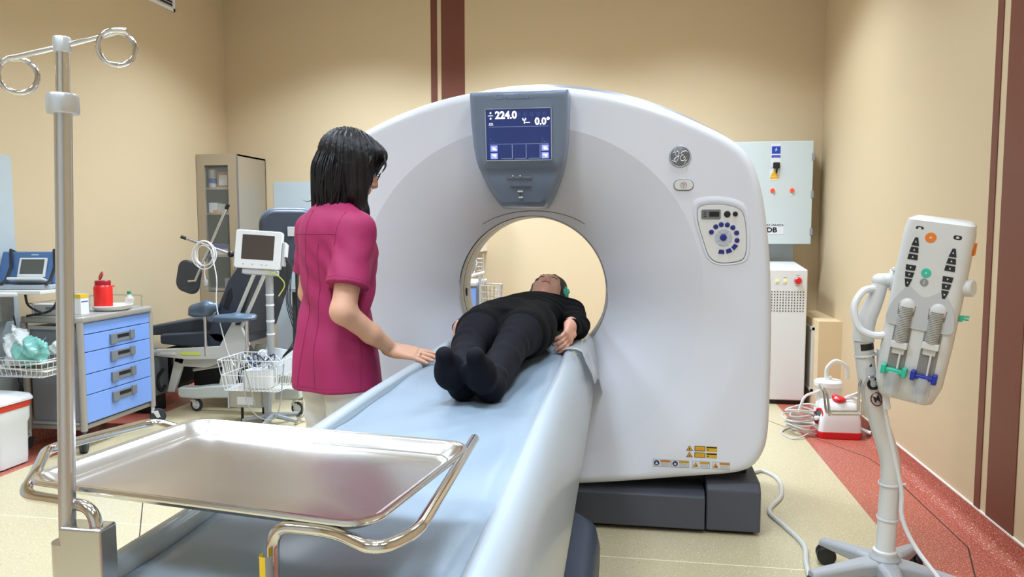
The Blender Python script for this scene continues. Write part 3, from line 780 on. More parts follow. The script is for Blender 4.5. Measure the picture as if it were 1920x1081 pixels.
# ============================================================ PEOPLE
M_skin = mat('skin', 'D2A084', .5, sub=.12, bump=.04, bscale=90, var=.05, vscale=14)
M_skin2 = mat('skin_pale', 'CF9A84', .5, sub=.12, var=.06, vscale=18)
M_tunic = mat('raspberry_cotton', '9C1D54', .72, bump=.12, bscale=16, var=.04, vscale=30)
M_trous = mat('white_cotton', 'D9D8D4', .75, bump=.15, bscale=14)
M_hair = mat('black_hair', '0E0B0E', .45, spec=.35, bump=.5, bscale=60, stretch=(1, 1, .08))
M_hair2 = mat('brown_hair', '2A1812', .45, bump=.4, bscale=60)
M_lip = mat('lips', 'A85A55', .45)
def basis(fwd, up=(0, 0, 1)):
    f = Vector(fwd).normalized(); u = Vector(up); r = f.cross(u).normalized(); u = r.cross(f)
    return np.array([list(r), list(f), list(u)]).T     # columns right, forward, up
def head(S, c, B, sc=1.0, k=.012, face=True):
    """head centred at c (mid skull); B columns = right, forward, up"""
    c = np.array(c, float)
    P = lambda a, b, z: tuple(c+B@np.array([a, b, z])*sc)
    q = lambda r: tuple(np.array(r)*sc)
    S.ell(P(0, -.012, .028), q((.074, .094, .088)), B, k)
    S.ell(P(0, .030, -.035), q((.058, .062, .078)), B, .03)
    S.ell(P(0, .060, -.090), q((.030, .030, .026)), B, .025)          # chin
    for s_ in (-1, 1):
        S.ell(P(.042*s_, .052, -.030), q((.024, .026, .026)), B, .02)  # cheeks
        S.ell(P(.050*s_, .010, -.070), q((.020, .045, .026)), B, .025)  # jaw
        S.ell(P(.030*s_, .088, .008), q((.017, .012, .011)), B, .006, 's')  # eye sockets
        S.ell(P(.030*s_, .079, .007), q((.013, .013, .012)), B, .004)  # eyes
        S.ell(P(.026*s_, .078, .028), q((.020, .009, .007)), B, .014)  # brows
        S.ell(P(.077*s_, -.005, -.005), q((.009, .018, .030)), B, .006)  # ears
        S.ell(P(.011*s_, .096, -.034), q((.009, .010, .008)), B, .006)  # nostril wings
    S.cap(P(0, .088, .012), P(0, .107, -.028), .007*sc, .010*sc, .010)  # nose
    S.ell(P(0, .091, -.054), q((.022, .009, .006)), B, .005)           # upper lip
    S.ell(P(0, .089, -.065), q((.019, .010, .007)), B, .005)           # lower lip
    S.cap(P(-.018, .101, -.0595), P(.018, .101, -.0595), .0018*sc, None, .003, 's')
def hand(S, wrist, fdir, palm_n, thumb_side, sc=1.0, curl=.15, spread=.12, k=.006, curls=None):
    """palm + five unequal bent fingers. fdir: wrist->fingers, palm_n: normal out of the palm, thumb_side: +1/-1 along fdir x palm_n"""
    f = Vector(fdir).normalized(); n = Vector(palm_n); n = (n-f*n.dot(f)).normalized(); s_ = f.cross(n)*thumb_side
    w = Vector(wrist); A = lambda a, b, c: w+(f*a+s_*b+n*c)*sc
    S.cap(A(-.02, 0, 0), A(.02, 0, 0), .024*sc, .024*sc, .015)
    for b, r in ((.026, .0145), (.009, .0145), (-.009, .014), (-.026, .0125)):
        S.cap(A(.015, b*.75, 0), A(.082, b, 0), .017*sc, r*sc*.85, .012)
    S.ell(tuple(A(.035, .024, .008)), (.03*sc, .03*sc, .015*sc), None, .012)
    L = ((.026, .072, .0088), (.009, .080, .0090), (-.009, .074, .0086), (-.026, .058, .0078))
    for i, (b, ln, r) in enumerate(L):
        cu = (curls[i] if curls else curl)*(1+.15*i)
        d = (f+s_*spread*(b/.026)).normalized(); p = A(.082, b, 0); seg = (ln*.45, ln*.30, ln*.25); a = 0
        pts = [p-d*.01]; 
        for j in range(3):
            a += cu*(1, 1.2, .8)[j]; dd = d*cos(a)+n*sin(a); pts.append(pts[-1]+dd*(seg[j]*sc+(.01 if j == 0 else 0)))
        S.chain([tuple(q) for q in pts], [r*sc*1.06, r*sc*1.0, r*sc*.95, r*sc*.82], k*.5)
    tb = A(.018, .026, .004); d1 = (f*.75+s_*.62+n*.25).normalized(); d2 = (f*.95+s_*.22+n*.25).normalized(); d3 = (f*1+s_*.05+n*.3).normalized()
    t1 = tb+d1*.036*sc; t2 = t1+d2*.032*sc; t3 = t2+d3*.024*sc
    S.chain([tuple(tb), tuple(t1), tuple(t2), tuple(t3)], [.0145*sc, .0115*sc, .010*sc, .0085*sc], .006)

# ------------------------------------------------ NURSE (standing, back three-quarter to the camera)
NX, NY = -1.075, 2.60
faz = R_(38)
NF = np.array([sin(faz), cos(faz), 0.]); NR = np.array([cos(faz), -sin(faz), 0.]); NU = np.array([0, 0, 1.])
def N(a, b, z): return (NX+NR[0]*a+NF[0]*b, NY+NR[1]*a+NF[1]*b, z)
c0u = NX*NR[0]+NY*NR[1]; c0v = NX*NF[0]+NY*NF[1]
def Nst(L): return [(z, c0u+cu, c0v+cv, a, b) for z, cu, cv, a, b in L]
nurse = thing('person', 'person in a raspberry short-sleeved tunic and white trousers, standing with hand on table', 'person', (NX, NY, 0))
NAX = (NR, NF, NU)
haz = R_(70); hp = R_(-24)
HF = Vector((sin(haz)*cos(hp), cos(haz)*cos(hp), sin(hp))); HB = basis(HF)
HC_ = np.array(N(.020, .068, 1.578))
SH = N(.160, .0, 1.350); EL = (-.968, 2.405, 1.072); WR = (-.848, 2.572, .916)
SH2 = N(-.160, .0, 1.350); EL2 = N(-.235, .02, 1.10); WR2 = N(-.135, .125, .985)
S = SDF((-1.60, 2.15, -.02), (-.60, 3.15, 1.76), .0065)
S.loft(NAX, Nst([(.80, 0, 0, .150, .100), (.90, 0, 0, .155, .110), (1.05, 0, .005, .120, .090), (1.20, 0, .01, .135, .100), (1.32, 0, 0, .150, .095), (1.40, 0, -.005, .120, .070), (1.45, 0, 0, .055, .055)]), .02)
S.chain([N(0, -.005, 1.40), N(.0, .02, 1.47), tuple(HC_+np.array([0, 0, -.04]))], [.055, .050, .048], .03)
head(S, HC_, HB, .98)
for s_ in (-1, 1):
    S.chain([N(.085*s_, 0, .86), N(.085*s_, .015, .48), N(.085*s_, -.01, .10)], [.085, .055, .040], .03)
    S.chain([N(.085*s_, -.02, .07), N(.085*s_, .06, .045), N(.09*s_, .14, .03)], [.038, .036, .026], .03)
S.chain([SH, EL], [.050, .042], .03); S.chain([EL, tuple(np.array(EL)*.45+np.array(WR)*.55+np.array((0, -.004, .0))), WR], [.042, .034, .0245], .02)
S.chain([SH2, EL2], [.050, .041], .03); S.chain([EL2, WR2], [.040, .024], .02)
H1 = SDF((-.95, 2.43, .80), (-.60, 2.75, 1.02), .0028)
H1.chain([tuple(np.array(EL)*.3+np.array(WR)*.7), WR], [.031, .0245], .0)
fd = Vector((.985, .06, -.15))
hand(H1, WR, fd, Vector((-.12, .40, -.92)), 1, .97, .05, .11, curls=(.06, .05, .05, .06))
H2 = SDF(np.array(WR2)-.14, np.array(WR2)+.2, .0035)
H2.chain([tuple(np.array(EL2)*.2+np.array(WR2)*.8), WR2], [.027, .024], 0)
hand(H2, WR2, Vector(NR)*.35-Vector(NU)*.9+Vector(NF)*.12, -Vector(NF), 1, .90, .3, .05)
body = S.build('body', M_skin, nurse, 2, [H1, H2])
# trousers
S = SDF((-1.40, 2.25, .05), (-.78, 2.98, .98), .008)
for s_ in (-1, 1):
    S.chain([N(.085*s_, -.005, .90), N(.088*s_, .012, .50), N(.088*s_, -.012, .085)], [.096, .072, .066], .02)
def wr_t(P): return .004*np.sin(P[..., 2]*46+P[..., 0]*20)+.003*np.sin(P[..., 2]*90-P[..., 1]*40)
S.disp(wr_t); S.plane((0, 0, .09), (0, 0, -1)); S.plane((0, 0, .80), (0, 0, 1))
S.build('trousers', M_trous, nurse, 2)
for s_ in (-1, 1):
    F = SDF(np.array(N(.088*s_, .05, .05))-np.array((.2, .2, .06)), np.array(N(.088*s_, .05, .05))+np.array((.2, .2, .09)), .006)
    F.chain([N(.086*s_, -.03, .048), N(.086*s_, .06, .042), N(.09*s_, .135, .032)], [.048, .046, .034], .03); F.plane((0, 0, 0.002), (0, 0, -1))
    F.build('shoe', mat('shoe_white', 'D8D8D6', .5), nurse, 2)
# tunic
S = SDF((-1.55, 2.15, .68), (-.70, 3.10, 1.52), .0055)
def tw(u, v, w_):
    du, dv = u-c0u, v-c0v
    fold = .0065*np.sin(du*38+w_*9+dv*10)*np.clip((1.25-w_)/.3, 0, 1)
    return fold+.005*np.sin(w_*42+du*26-dv*14)*np.exp(-((w_-1.10)/.14)**2)-.002*np.exp(-(du/.006)**2)*(dv < 0)
S.loft(NAX, Nst([(.755, -.01, 0, .205, .155), (.81, -.008, 0, .199, .152), (.90, 0, 0, .186, .144), (1.0, 0, .002, .164, .124), (1.08, 0, .008, .154, .114), (1.17, 0, .015, .162, .125), (1.26, 0, .018, .172, .132), (1.34, 0, .006, .170, .120), (1.385, 0, -.002, .150, .098), (1.42, 0, 0, .105, .078), (1.45, 0, .004, .070, .066)]), .01, tw)
SE = tuple(np.array(SH)*.30+np.array(EL)*.70+np.array([.0, .0, .0])); SE2 = tuple(np.array(SH2)*.35+np.array(EL2)*.65)
S.chain([N(.085, 0, 1.388), SH, SE], [.044, .052, .075], .05)
S.chain([N(-.085, 0, 1.388), SH2, SE2], [.044, .052, .068], .05)
S.disp(lambda P: .0022*np.sin(P[..., 2]*70+P[..., 0]*55-P[..., 1]*35)*np.exp(-((P[..., 2]-1.24)/.09)**2))
# cut sleeves at the hem (local boxes)
for (s0, e0, e1) in ((SH, EL, SE), (SH2, EL2, SE2)):
    d = np.array(e0)-np.array(s0); d /= np.linalg.norm(d); c = np.array(e1)
    sl, P = S.blk(c-.12, c+.12); D = S.D[sl]; q = (P-c)@d; side = np.linalg.norm((P-c)-q[..., None]*d, axis=-1)
    S.D[sl] = np.where(side < .088, np.maximum(D, q), D)
S.plane((0, 0, .775), (0, 0, -1))
tun = S.build('tunic', M_tunic, nurse, 2)
# collar and piping seams
l = MB(); l.tube([N(.062*cos(a)*1.05, .008+.060*sin(a), 1.452+.012*cos(a*1)-.012*sin(a)) for a in np.linspace(0, 2*pi, 30, endpoint=False)], .010, 8, True); l.build('collar', M_tunic, nurse)
M_seam = mat('tunic_seam', '851A48', .8)
def onsurf(pts, r=.0016, name='seam', m=M_seam, parent=None, off=0, ray=True):
    """drape a thin line on the tunic by nearest point"""
    l = MB(); out = []
    inv = nurse.matrix_basis.inverted()
    for p in pts:
        ok, co, nn, ix = tun.ray_cast(inv @ Vector(p), Vector(NF)) if ray else (False, 0, 0, 0)
        if not ok: ok, co, nn, ix = tun.closest_point_on_mesh(inv @ Vector(p))
        out.append(tuple(nurse.matrix_basis @ (co+nn*off)))
    l.tube(out, r, 6); return l.build(name, m, parent or tun)
onsurf([N(.0, -.3, z) for z in np.linspace(1.42, .785, 30)])
onsurf([N(.085-.02*sin((z-.76)*4), -.3, z) for z in np.linspace(1.30, .785, 24)])
onsurf([N(a, -.3, 1.335) for a in np.linspace(-.15, .15, 20)])
onsurf([N(.30, -.02, z) for z in np.linspace(1.12, .785, 24)], ray=False)
onsurf([N(x, -.3, .795) for x in np.linspace(-.18, .18, 24)], .0012)
ang = np.linspace(0, 2*pi, 20, endpoint=False)
dd = (Vector(EL)-Vector(SH)).normalized(); e1_ = dd.orthogonal().normalized(); e2_ = dd.cross(e1_)
onsurf([Vector(SE)-dd*.018+(e1_*cos(a)+e2_*sin(a))*.09 for a in list(ang)+[0]], .0012, ray=False)
# armhole seam
onsurf([Vector(N(.145, -.03, 1.30))+Vector((0, 0, t))+Vector(NR)*(.02*t) for t in np.linspace(-.06, .10, 12)], ray=False)
# pocket edge at the front
onsurf([N(.24, .12, .93), N(.22, .16, .935), N(.18, .2, .94)], .003, 'pocket_edge', ray=False)
# ring
rp = Vector(WR)+fd.normalized()*.098
# hair: cap + long back + strands, hanging by gravity
S = SDF((-1.36, 2.30, 1.28), (-.74, 2.95, 1.74), .005)
P_ = lambda a, b, z: tuple(HC_+HB@np.array([a, b, z]))
hf = np.array([sin(haz), cos(haz), 0]); hr = np.array([cos(haz), -sin(haz), 0])
G_ = lambda a, b, z: tuple(HC_+hr*a+hf*b+np.array([0, 0, z]))
GB = np.array([hr, hf, [0, 0, 1.]]).T
S.ell(P_(0, -.022, .034), (.104, .117, .102), HB, .0)
S.ell(G_(0, -.045, -.040), (.098, .090, .100), GB, .03)
S.ell(G_(0, -.058, -.085), (.086, .066, .066), GB, .03)
S.ell(G_(.072, .000, -.030), (.034, .072, .095), GB, .03); S.ell(G_(-.072, .0, -.030), (.034, .072, .095), GB, .03)
S.ell(P_(.0, .050, .078), (.070, .052, .036), HB, .02)     # fringe
S.chain([P_(.066, .01, .0), G_(.070, .012, -.09), G_(.070, .035, -.165), G_(.060, .060, -.215)], [.036, .034, .022, .008], .02)
def hw_(P):
    q = (P-HC_)@GB; a = np.arctan2(q[..., 0], -q[..., 1]+.001)
    return .0028*np.sin(a*26+q[..., 2]*10)+.0018*np.sin(a*47-q[..., 2]*12)
S.disp(hw_)
hair = S.build('hair', M_hair, nurse, 1)
l = MB()
for i in range(210):
    a = rng.uniform(-2.1, 2.1); z0 = rng.uniform(-.03, .038); zb = -.135+rng.normal(0, .028)-.02*(abs(a) > 1.3)
    a2 = a+rng.normal(0, .08); k_ = .97+.05*rng.random()
    p0 = G_(sin(a)*.085, -.035-cos(a)*.088, z0+.02); p1 = G_(sin(a)*.106, -.045-cos(a)*.099, z0-.04)
    p2 = G_(sin(a2)*.103*k_, -.05-cos(a2)*.093*k_, (z0+zb)/2-.04); p3 = G_(sin(a2)*.085*k_, -.060-cos(a2)*.078, zb)
    l.tube([p0, p1, p2, p3], [.002, .0045, .0038, .0008], 5, smooth=4)
for i in range(20):   # fringe wisps and face-framing strands
    s_ = 1 if i % 4 else -1; b0 = rng.uniform(.0, .055)
    p0 = P_(s_*rng.uniform(.02, .07), b0, .090-rng.random()*.02); p1 = P_(s_*.088, b0+.004, .045); p2 = G_(s_*.098, b0-.015, -.05); p3 = G_(s_*rng.uniform(.05, .085), b0-.0+rng.normal(0, .012), -.09-rng.random()*.07)
    l.tube([p0, p1, p2, p3], [.002, .0042, .0035, .0007], 5, smooth=4)
for i in range(8): l.tube([P_(rng.uniform(.0, .07), .088, .085), P_(.04+i*.006, .108, .05), P_(.05+i*.006, .106, .02+rng.random()*.01)], [.003, .004, .0008], 5, smooth=4)
l.tube([G_(-.02, -.13, -.10), G_(-.04, -.16, -.125), G_(-.07, -.185, -.118)], [.002, .0014, .0005], 5, smooth=4)
l.build('hair_locks', M_hair, nurse, smooth=60)
# glasses
l = MB()
for s_ in (-1, 1):
    l.tube([P_(s_*.032+.021*cos(a), .103-.002*abs(cos(a)), .006+.015*sin(a)) for a in np.linspace(0, 2*pi, 20, endpoint=False)], .0016, 6, True)
    l.tube([P_(s_*.054, .099, .012), P_(s_*.078, .06, .012), P_(s_*.082, -.01, .006)], .0018, 6)
l.tube([P_(-.011, .104, .010), P_(.011, .104, .010)], .0014, 6)
l.build('glasses', M_black, nurse)
l = MB(); c = np.array(WR); fN = fd.normalized(); 
fv = (fN).normalized(); side = fv.cross(Vector((0, 0, 1))).normalized(); up_ = side.cross(fv)
cc = Vector(WR)+fv*.105+Vector((.12, .05, 1)).normalized()*0
l.tube([tuple(cc-side*(-.0085)+ (side*cos(a)+up_*sin(a))*.0098) for a in np.linspace(0, 2*pi, 18, endpoint=False)], .0012, 6, True)
l.build('ring', mat('silver', 'DADADC', .15, metal=1), nurse)

# ------------------------------------------------ PATIENT (lying on her back, feet to the camera)
pat = thing('person', 'person in black jumper and dark tights lying face up inside the scanner ring', 'person', (-.46, 2.9, .86))
M_knit = mat('black_knit', '060607', .9, spec=.15, bump=.1, bscale=60)
M_tight = mat('navy_tights', '090B14', .8, spec=.2, bump=.05, bscale=120, var=.08, vscale=60)
M_short = mat('black_skirt', '060607', .85, spec=.15, bump=.08, bscale=20)
ZB = .868
XA, YA, ZA = np.array([1., 0, 0]), np.array([0, 1., 0]), np.array([0, 0, 1.])
PAX = (XA, ZA, YA)      # u = x, v = z, w = y
def body_st(infl=0):
    L = [(2.80, -.462, .965, .150, .080), (2.92, -.468, .970, .165, .092), (3.05, -.462, .973, .155, .090), (3.15, -.450, .972, .140, .088), (3.27, -.440, .972, .152, .090), (3.38, -.430, .974, .165, .084), (3.45, -.425, .974, .150, .070)]
    return [(y, x, z, a+infl, b+infl*.7) for y, x, z, a, b in L]
hips = [(-.555, 2.84, .965), (-.385, 2.84, .965)]
knees = [(-.545, 2.47, .952), (-.400, 2.47, .955)]
ankles = [(-.480, 2.10, .915), (-.394, 2.10, .915)]
feet_ = [((-.475, 2.065, .900), (-.496, 2.005, .948), (-.504, 1.975, 1.005)), ((-.392, 2.060, .898), (-.406, 1.995, .945), (-.414, 1.960, 1.008))]
PH = np.array((-.402, 3.62, 1.038)); PB = basis(Vector((.03, -.42, .90)), Vector((.06, 1, .2)))
shP = [(-.590, 3.39, .965), (-.270, 3.39, .965)]
elP = [(-.700, 3.20, .925), (-.222, 3.14, .940)]
wrP = [(-.702, 3.005, .945), (-.240, 2.99, .965)]
S = SDF((-.80, 1.90, .84), (-.12, 3.85, 1.20), .006)
S.loft(PAX, body_st(-.012), .02)
for i in (0, 1):
    S.chain([hips[i], knees[i], ankles[i]], [.078, .048, .032], .02); S.chain(list(feet_[i]), [.030, .030, .022], .02)
    S.chain([(-.43+(.10 if i else -.10), 3.40, .98), shP[i], elP[i], wrP[i]], [.05, .048, .036, .023], .02)
S.chain([(-.425, 3.42, .985), (-.405, 3.53, 1.02)], [.052, .048], .03)
head(S, PH, PB, 1.0)
F = SDF(PH-.14, PH+.14, .0042); head(F, PH, PB, 1.004)
HH = []
for i in (0, 1):
    h_ = SDF(np.array(wrP[i])-np.array((.10, .20, .10)), np.array(wrP[i])+np.array((.10, .05, .10)), .003)
    sgn = 1 if i else -1
    h_.cap(tuple(np.array(wrP[i])+np.array((0, .04, 0))), wrP[i], .025, .023, 0)
    if i: hand(h_, wrP[i], Vector((-.06, -.86, -.48)), Vector((-.92, .05, -.3)), 1, .95, .30, .03)
    else: hand(h_, wrP[i], Vector((.06, -.90, -.40)), Vector((.92, 0, -.3)), -1, .95, .30, .03)
    HH.append(h_)
S.build('body', M_skin2, pat, 2, [F]+HH)
# tights and feet
S = SDF((-.72, 1.90, .85), (-.24, 2.98, 1.12), .0055)
for i in (0, 1):
    S.chain([(hips[i][0], 2.86, .965), (hips[i][0]*.55+knees[i][0]*.45, 2.66, .968), knees[i], (knees[i][0]*.5+ankles[i][0]*.5, 2.30, .935), ankles[i]], [.088, .078, .058, .054, .040], .012)
    a_, b_, c_ = feet_[i]
    S.chain([ankles[i], a_], [.040, .037], .02); S.chain([a_, b_, c_], [.037, .036, .026], .02)
    S.ell((b_[0], b_[1]+.0, b_[2]+.012), (.042, .030, .050), None, .02)
def wr_k(P): return .002*np.sin(P[..., 1]*70+P[..., 0]*30)*np.exp(-((P[..., 1]-2.47)/.08)**2)+.0015*np.sin(P[..., 1]*120+P[..., 2]*50)*np.exp(-((P[..., 1]-2.1)/.05)**2)
S.disp(wr_k); S.build('tights', M_tight, pat, 2)
# short skirt / culottes
S = SDF((-.74, 2.60, .85), (-.20, 3.12, 1.14), .006)
S.loft(PAX, [(2.78, -.47, .962, .172, .090), (2.86, -.47, .966, .178, .099), (2.95, -.468, .972, .172, .106), (3.08, -.46, .975, .158, .100)], .02)
for i in (0, 1): S.chain([(hips[i][0], 2.92, .965), (hips[i][0]*.7+knees[i][0]*.3, 2.70, .966)], [.098, .094], .02)
S.disp(lambda P: .003*np.sin(P[..., 0]*60+P[..., 1]*30)*np.exp(-((P[..., 1]-2.86)/.1)**2))
S.plane((0, 2.70, 0), (0, -1, -.12)); S.build('skirt', M_short, pat, 2)
# jumper
S = SDF((-.80, 2.90, .84), (-.12, 3.56, 1.14), .006)
S.loft(PAX, [(2.97, -.466, .974, .172, .104), (3.05, -.463, .974, .162, .100), (3.15, -.45, .972, .150, .098), (3.27, -.44, .972, .162, .100), (3.38, -.43, .974, .172, .094), (3.45, -.425, .975, .150, .080), (3.51, -.418, .985, .085, .070)], .01,
       lambda u, v, w_: .004*np.sin(w_*75+u*12)*np.exp(-((w_-3.06)/.08)**2))
for i in (0, 1):
    S.chain([(-.43+(.10 if i else -.10), 3.39, .985), shP[i], elP[i], tuple(np.array(wrP[i])*.9+np.array(elP[i])*.1)], [.060, .062, .047, .034], .025)
S.disp(lambda P: .0025*np.sin(P[..., 1]*85+P[..., 2]*60))
S.build('jumper', M_knit, pat, 2)
S = SDF(PH-.16, PH+.16, .005)
Q_ = lambda a, b, z: tuple(PH+PB@np.array([a, b, z]))
S.ell(Q_(0, -.022, .040), (.094, .098, .102), PB, 0); S.ell(Q_(.07, -.02, -.02), (.022, .05, .07), PB, .02); S.ell(Q_(-.07, -.02, -.02), (.022, .05, .07), PB, .02); S.ell(Q_(0, -.06, -.02), (.08, .05, .09), PB, .03)
S.plane(Q_(0, .052, 0), tuple(PB[:, 1]))
S.disp(lambda P: .002*np.sin(P[..., 0]*180+P[..., 2]*120)); S.build('hair', M_hair2, pat, 1)
l = MB()
for s_ in (-1, 1):
    l.tube([Q_(s_*.014, .0860, .030), Q_(s_*.028, .0845, .034), Q_(s_*.042, .074, .030)], [.0015, .003, .001], 6, smooth=3)
    l.tube([Q_(s_*.016, .0915, .004), Q_(s_*.030, .0925, .001), Q_(s_*.045, .083, .004)], [.0008, .0018, .0008], 6, smooth=3)
l.build('brows_and_lashes', M_hair2, pat)
l = MB(); l.tube([Q_(-.020, .0985, -.059), Q_(0, .1010, -.0580), Q_(.020, .0985, -.059)], [.001, .0045, .001], 8, smooth=4); l.build('lips', M_lip, pat)
# teal tuft of tape standing beside the head, headrest
l = MB()
tc_ = Vector((-.300, 3.50, 1.00))
l.tube([tc_+Vector((0, 0, -.14)), tc_+Vector((0, 0, -.02)), tc_+Vector((0, 0, .045))], .0025, 6)
for a in range(7):
    d = Vector((cos(a*.9)*.011, sin(a*.9)*.006, .012+.008*(a % 3)))
    l.tube([tc_+Vector((0, 0, .035)), tc_+Vector((0, 0, .045))+d*.7, tc_+Vector((0, 0, .045))+d*1.3], [.002, .006, .004], 6, smooth=3)
o = l.build('teal_tube_clip', mat('teal_plastic', '4CC3A4', .4)); tag(setorigin(o, (-.300, 3.50, .86)), 'small bright teal plastic tuft on a thin stem beside the lying person\'s head', 'clip')
hd = thing('headrest', 'grey cushioned headrest under the lying person\'s head in the ring', 'headrest', (-.41, 3.65, .85))
l = MB(); l.rings([[(-.41+x, y, z) for x, z in [(-.12, .86), (-.125, .93), (-.09, .925), (-.06, .895), (0, .885), (.06, .895), (.09, .925), (.125, .93), (.12, .86)]] for y in (3.56, 3.60, 3.72, 3.78)]).build('cushion', mat('headrest_grey', '63666A', .6), hd, bevel=.008)
# ============================================================ LEFT SIDE EQUIPMENT
M_cart = mat('cart_taupe', 'A39E96', .4, metal=.2); M_cartg = mat('cart_side_grey', '8F8F92', .4, metal=.3)
M_blue = mat('drawer_blue', '7C9FE2', .35, coat=.1); M_hgrey = mat('handle_grey', '73777C', .45)
M_tyre = mat('caster_tyre', '2B3138', .6); M_wheel = mat('wheel_white', 'CFCFCB', .45); M_casterb = mat('caster_blue_grey', '4B5A68', .4)
def caster(par, x, y, rz, r=.055, z=0, fork=M_wheel, twin=False, nm='caster', stem=None):
    m = T(x, y, z) @ rotz(rz)
    c = MB().add([], []); c.M = m
    c.cyl((0, 0, r*1.75), (0, 0, r*2.4 if stem is None else stem), .012, n=12); c.box(-.012, .030, -.020, .020, r*1.55, r*1.8)
    for s_ in (-1, 1): c.prism([(-.006, r*1.8), (.03, r*1.8), (.045, r*.9), (.022, r*.8)], s_*.019-.002, s_*.019+.002, FACE)
    o = c.build(nm, fork, par, bevel=.001)
    w_ = MB(); w_.M = m @ T(.03, 0, r)
    for s_ in ((-.0105, .0105) if twin else (0,)):
        w_.lathe([(r*.62, -.008), (r*.97, -.009), (r, -.006), (r, .006), (r*.97, .009), (r*.62, .008)], T(0, s_, 0) @ rotx(pi/2), 24)
    w_.build('tyre', M_tyre, o)
    w_ = MB(); w_.M = m @ T(.03, 0, r); w_.lathe([(.004, -.0125), (r*.6, -.012), (r*.66, -.008), (r*.66, .008), (r*.6, .012), (.004, .0125)], rotx(pi/2), 20); w_.build('hub', fork, o)
    return o

# --- supply cart with blue drawers
ct = thing('supply_cart', 'grey medication cart with five bright blue drawers at the left wall', 'cart', (-3.42, 4.33, 0))
cx0, cx1, cy0, cy1 = -3.66, -3.28, 4.00, 4.66
MB().box(cx0+.02, cx1-.02, cy0+.015, cy1-.015, .15, .76).build('body', M_cartg, ct, bevel=.008)
l = MB(); l.prism(rrect(cx1-cx0+.05, cy1-cy0+.05, .05, 6, (cx0+cx1)/2, (cy0+cy1)/2), .785, .825); l.build('top', M_cart, ct, bevel=.012)
l = MB(); l.prism(rrect(cx1-cx0-.03, cy1-cy0-.03, .03, 4, (cx0+cx1)/2, (cy0+cy1)/2), .8251, .828); l.build('top_mat', mat('worktop_grey', 'A6A6A2', .4, metal=.3), ct)
for (x, y) in ((cx0, cy0), (cx1, cy0), (cx0, cy1), (cx1, cy1)):
    l = MB(); l.cyl((x, y, .125), (x, y, .79), .020, n=16); l.build('corner_post', M_cart, ct)
for (x, y) in ((cx0, cy0), (cx1, cy0), (cx0, cy1), (cx1, cy1)):
    caster(ct, x, y, R_({0: -140, 1: -60, 2: 140, 3: 40}[(x > -3.5)+2*(y > 4.3)]), .052, 0, M_casterb if (x > -3.5 and y < 4.3) else M_wheel, True, stem=.13)
l = MB(); l.box(cx0+.01, cx1-.01, cy0+.006, cy1-.006, .125, .155); l.build('bottom_frame', M_cart, ct, bevel=.006)
l = MB(); l.box(cx0+.03, cx1-.03, cy0-.004, cy0+.004, .16, .175); l.box(cx0+.03, cx1-.03, cy0-.004, cy0+.004, .745, .765); l.build('side_trim', mat('trim_light', 'B9B9B8', .35, metal=.4), ct)
zs = [.785, .712, .603, .468, .340, .165]
for i in range(5):
    a, b_ = zs[i+1], zs[i]
    d = MB().box(cx1-.015, cx1+.008, cy0+.022, cy1-.018, a+.0025, b_-.0025).build('drawer', M_blue, ct, bevel=.003)
    if i:
        z = b_-.055; y0, y1 = 4.245, 4.475
        h = MB(); h.box(cx1+.008, cx1+.014, y0, y1, z-.028, z+.030); h.box(cx1+.008, cx1+.022, y0, y0+.058, z-.034, z+.030); h.box(cx1+.008, cx1+.022, y1-.045, y1, z-.024, z+.034)
        h.build('handle', M_hgrey, d, bevel=.003)
        MB().box(cx1+.0141, cx1+.015, y0+.066, y1-.052, z-.004, z+.018).build('label_slot', M_black, d)
# gallery rail
l = MB(); l.tube(fillet([(cx1-.02, cy1-.05, .828), (cx1-.02, cy1-.05, .885), (cx1-.05, cy1-.0, .9), (cx0+.05, cy1, .9), (cx0+.02, cy1-.03, .9), (cx0+.02, cy0+.05, .9), (cx0+.02, cy0+.02, .9), (cx0+.06, cy0+.015, .9), (cx0+.06, cy0+.015, .828)], .02), .0045, 8); l.build('gallery_rail', M_steel, ct)
# things on the cart
zt = .828
def sharps():
    t = thing('sharps_container', 'bright red sharps container with open flip lid on the blue drawer cart', 'sharps container', (-3.37, 4.33, .8295))
    M_r = mat('sharps_red', 'E0201C', .35, coat=.2); M_rl = mat('sharps_lid', 'A8182E', .35)
    m = T(-3.37, 4.33, zt+.02)
    MB().lathe([(.052, 0), (.055, .004), (.056, .13), (.050, .142), (.048, .145)], m, 32).build('tub', M_r, t)
    lid = MB().lathe([(.046, .145), (.047, .148), (.047, .172), (.044, .175), (.001, .175)], m, 28).build('collar', M_rl, t)
    MB().lathe([(.001, 0), (.028, 0), (.029, .003), (.028, .007), (.001, .007)], m @ T(-.02, .00, .175) @ rotz(R_(60)) @ roty(R_(-68)) @ T(.03, 0, 0) @ Matrix.Diagonal((1, .75, 1, 1)), 20).build('flip_lid', M_rl, lid)
    l = MB(); l.add([], []); l.box(-.030, .0, -.004, .004, .132, .139, m @ rotz(R_(-130)) @ T(-.04, 0, 0)); l.build('spout', M_r, t)
    return t
o = MB(); o.M = T(-3.345, 4.38, zt)
o.rings([[(1.0*x*s_, 1.35*y*s_, z) for x, y in rrect(.2, .2, .09, 6)] for s_, z in ((.78, 0), (.92, .012), (1.0, .028), (1.03, .030), (1.0, .034), (.94, .030), (.84, .014))])
o = o.build('kidney_tray', mat('white_plastic', 'E4E4E2', .35), None, smooth=60); tag(setorigin(o, (-3.345, 4.38, zt)), 'shallow white plastic tray under the red container on the cart', 'tray')
sharps()
t = thing('saline_bottle', 'small clear bottle with green cap beside the red sharps container', 'bottle', (-3.31, 4.50, zt))
m = T(-3.31, 4.50, zt+.034)
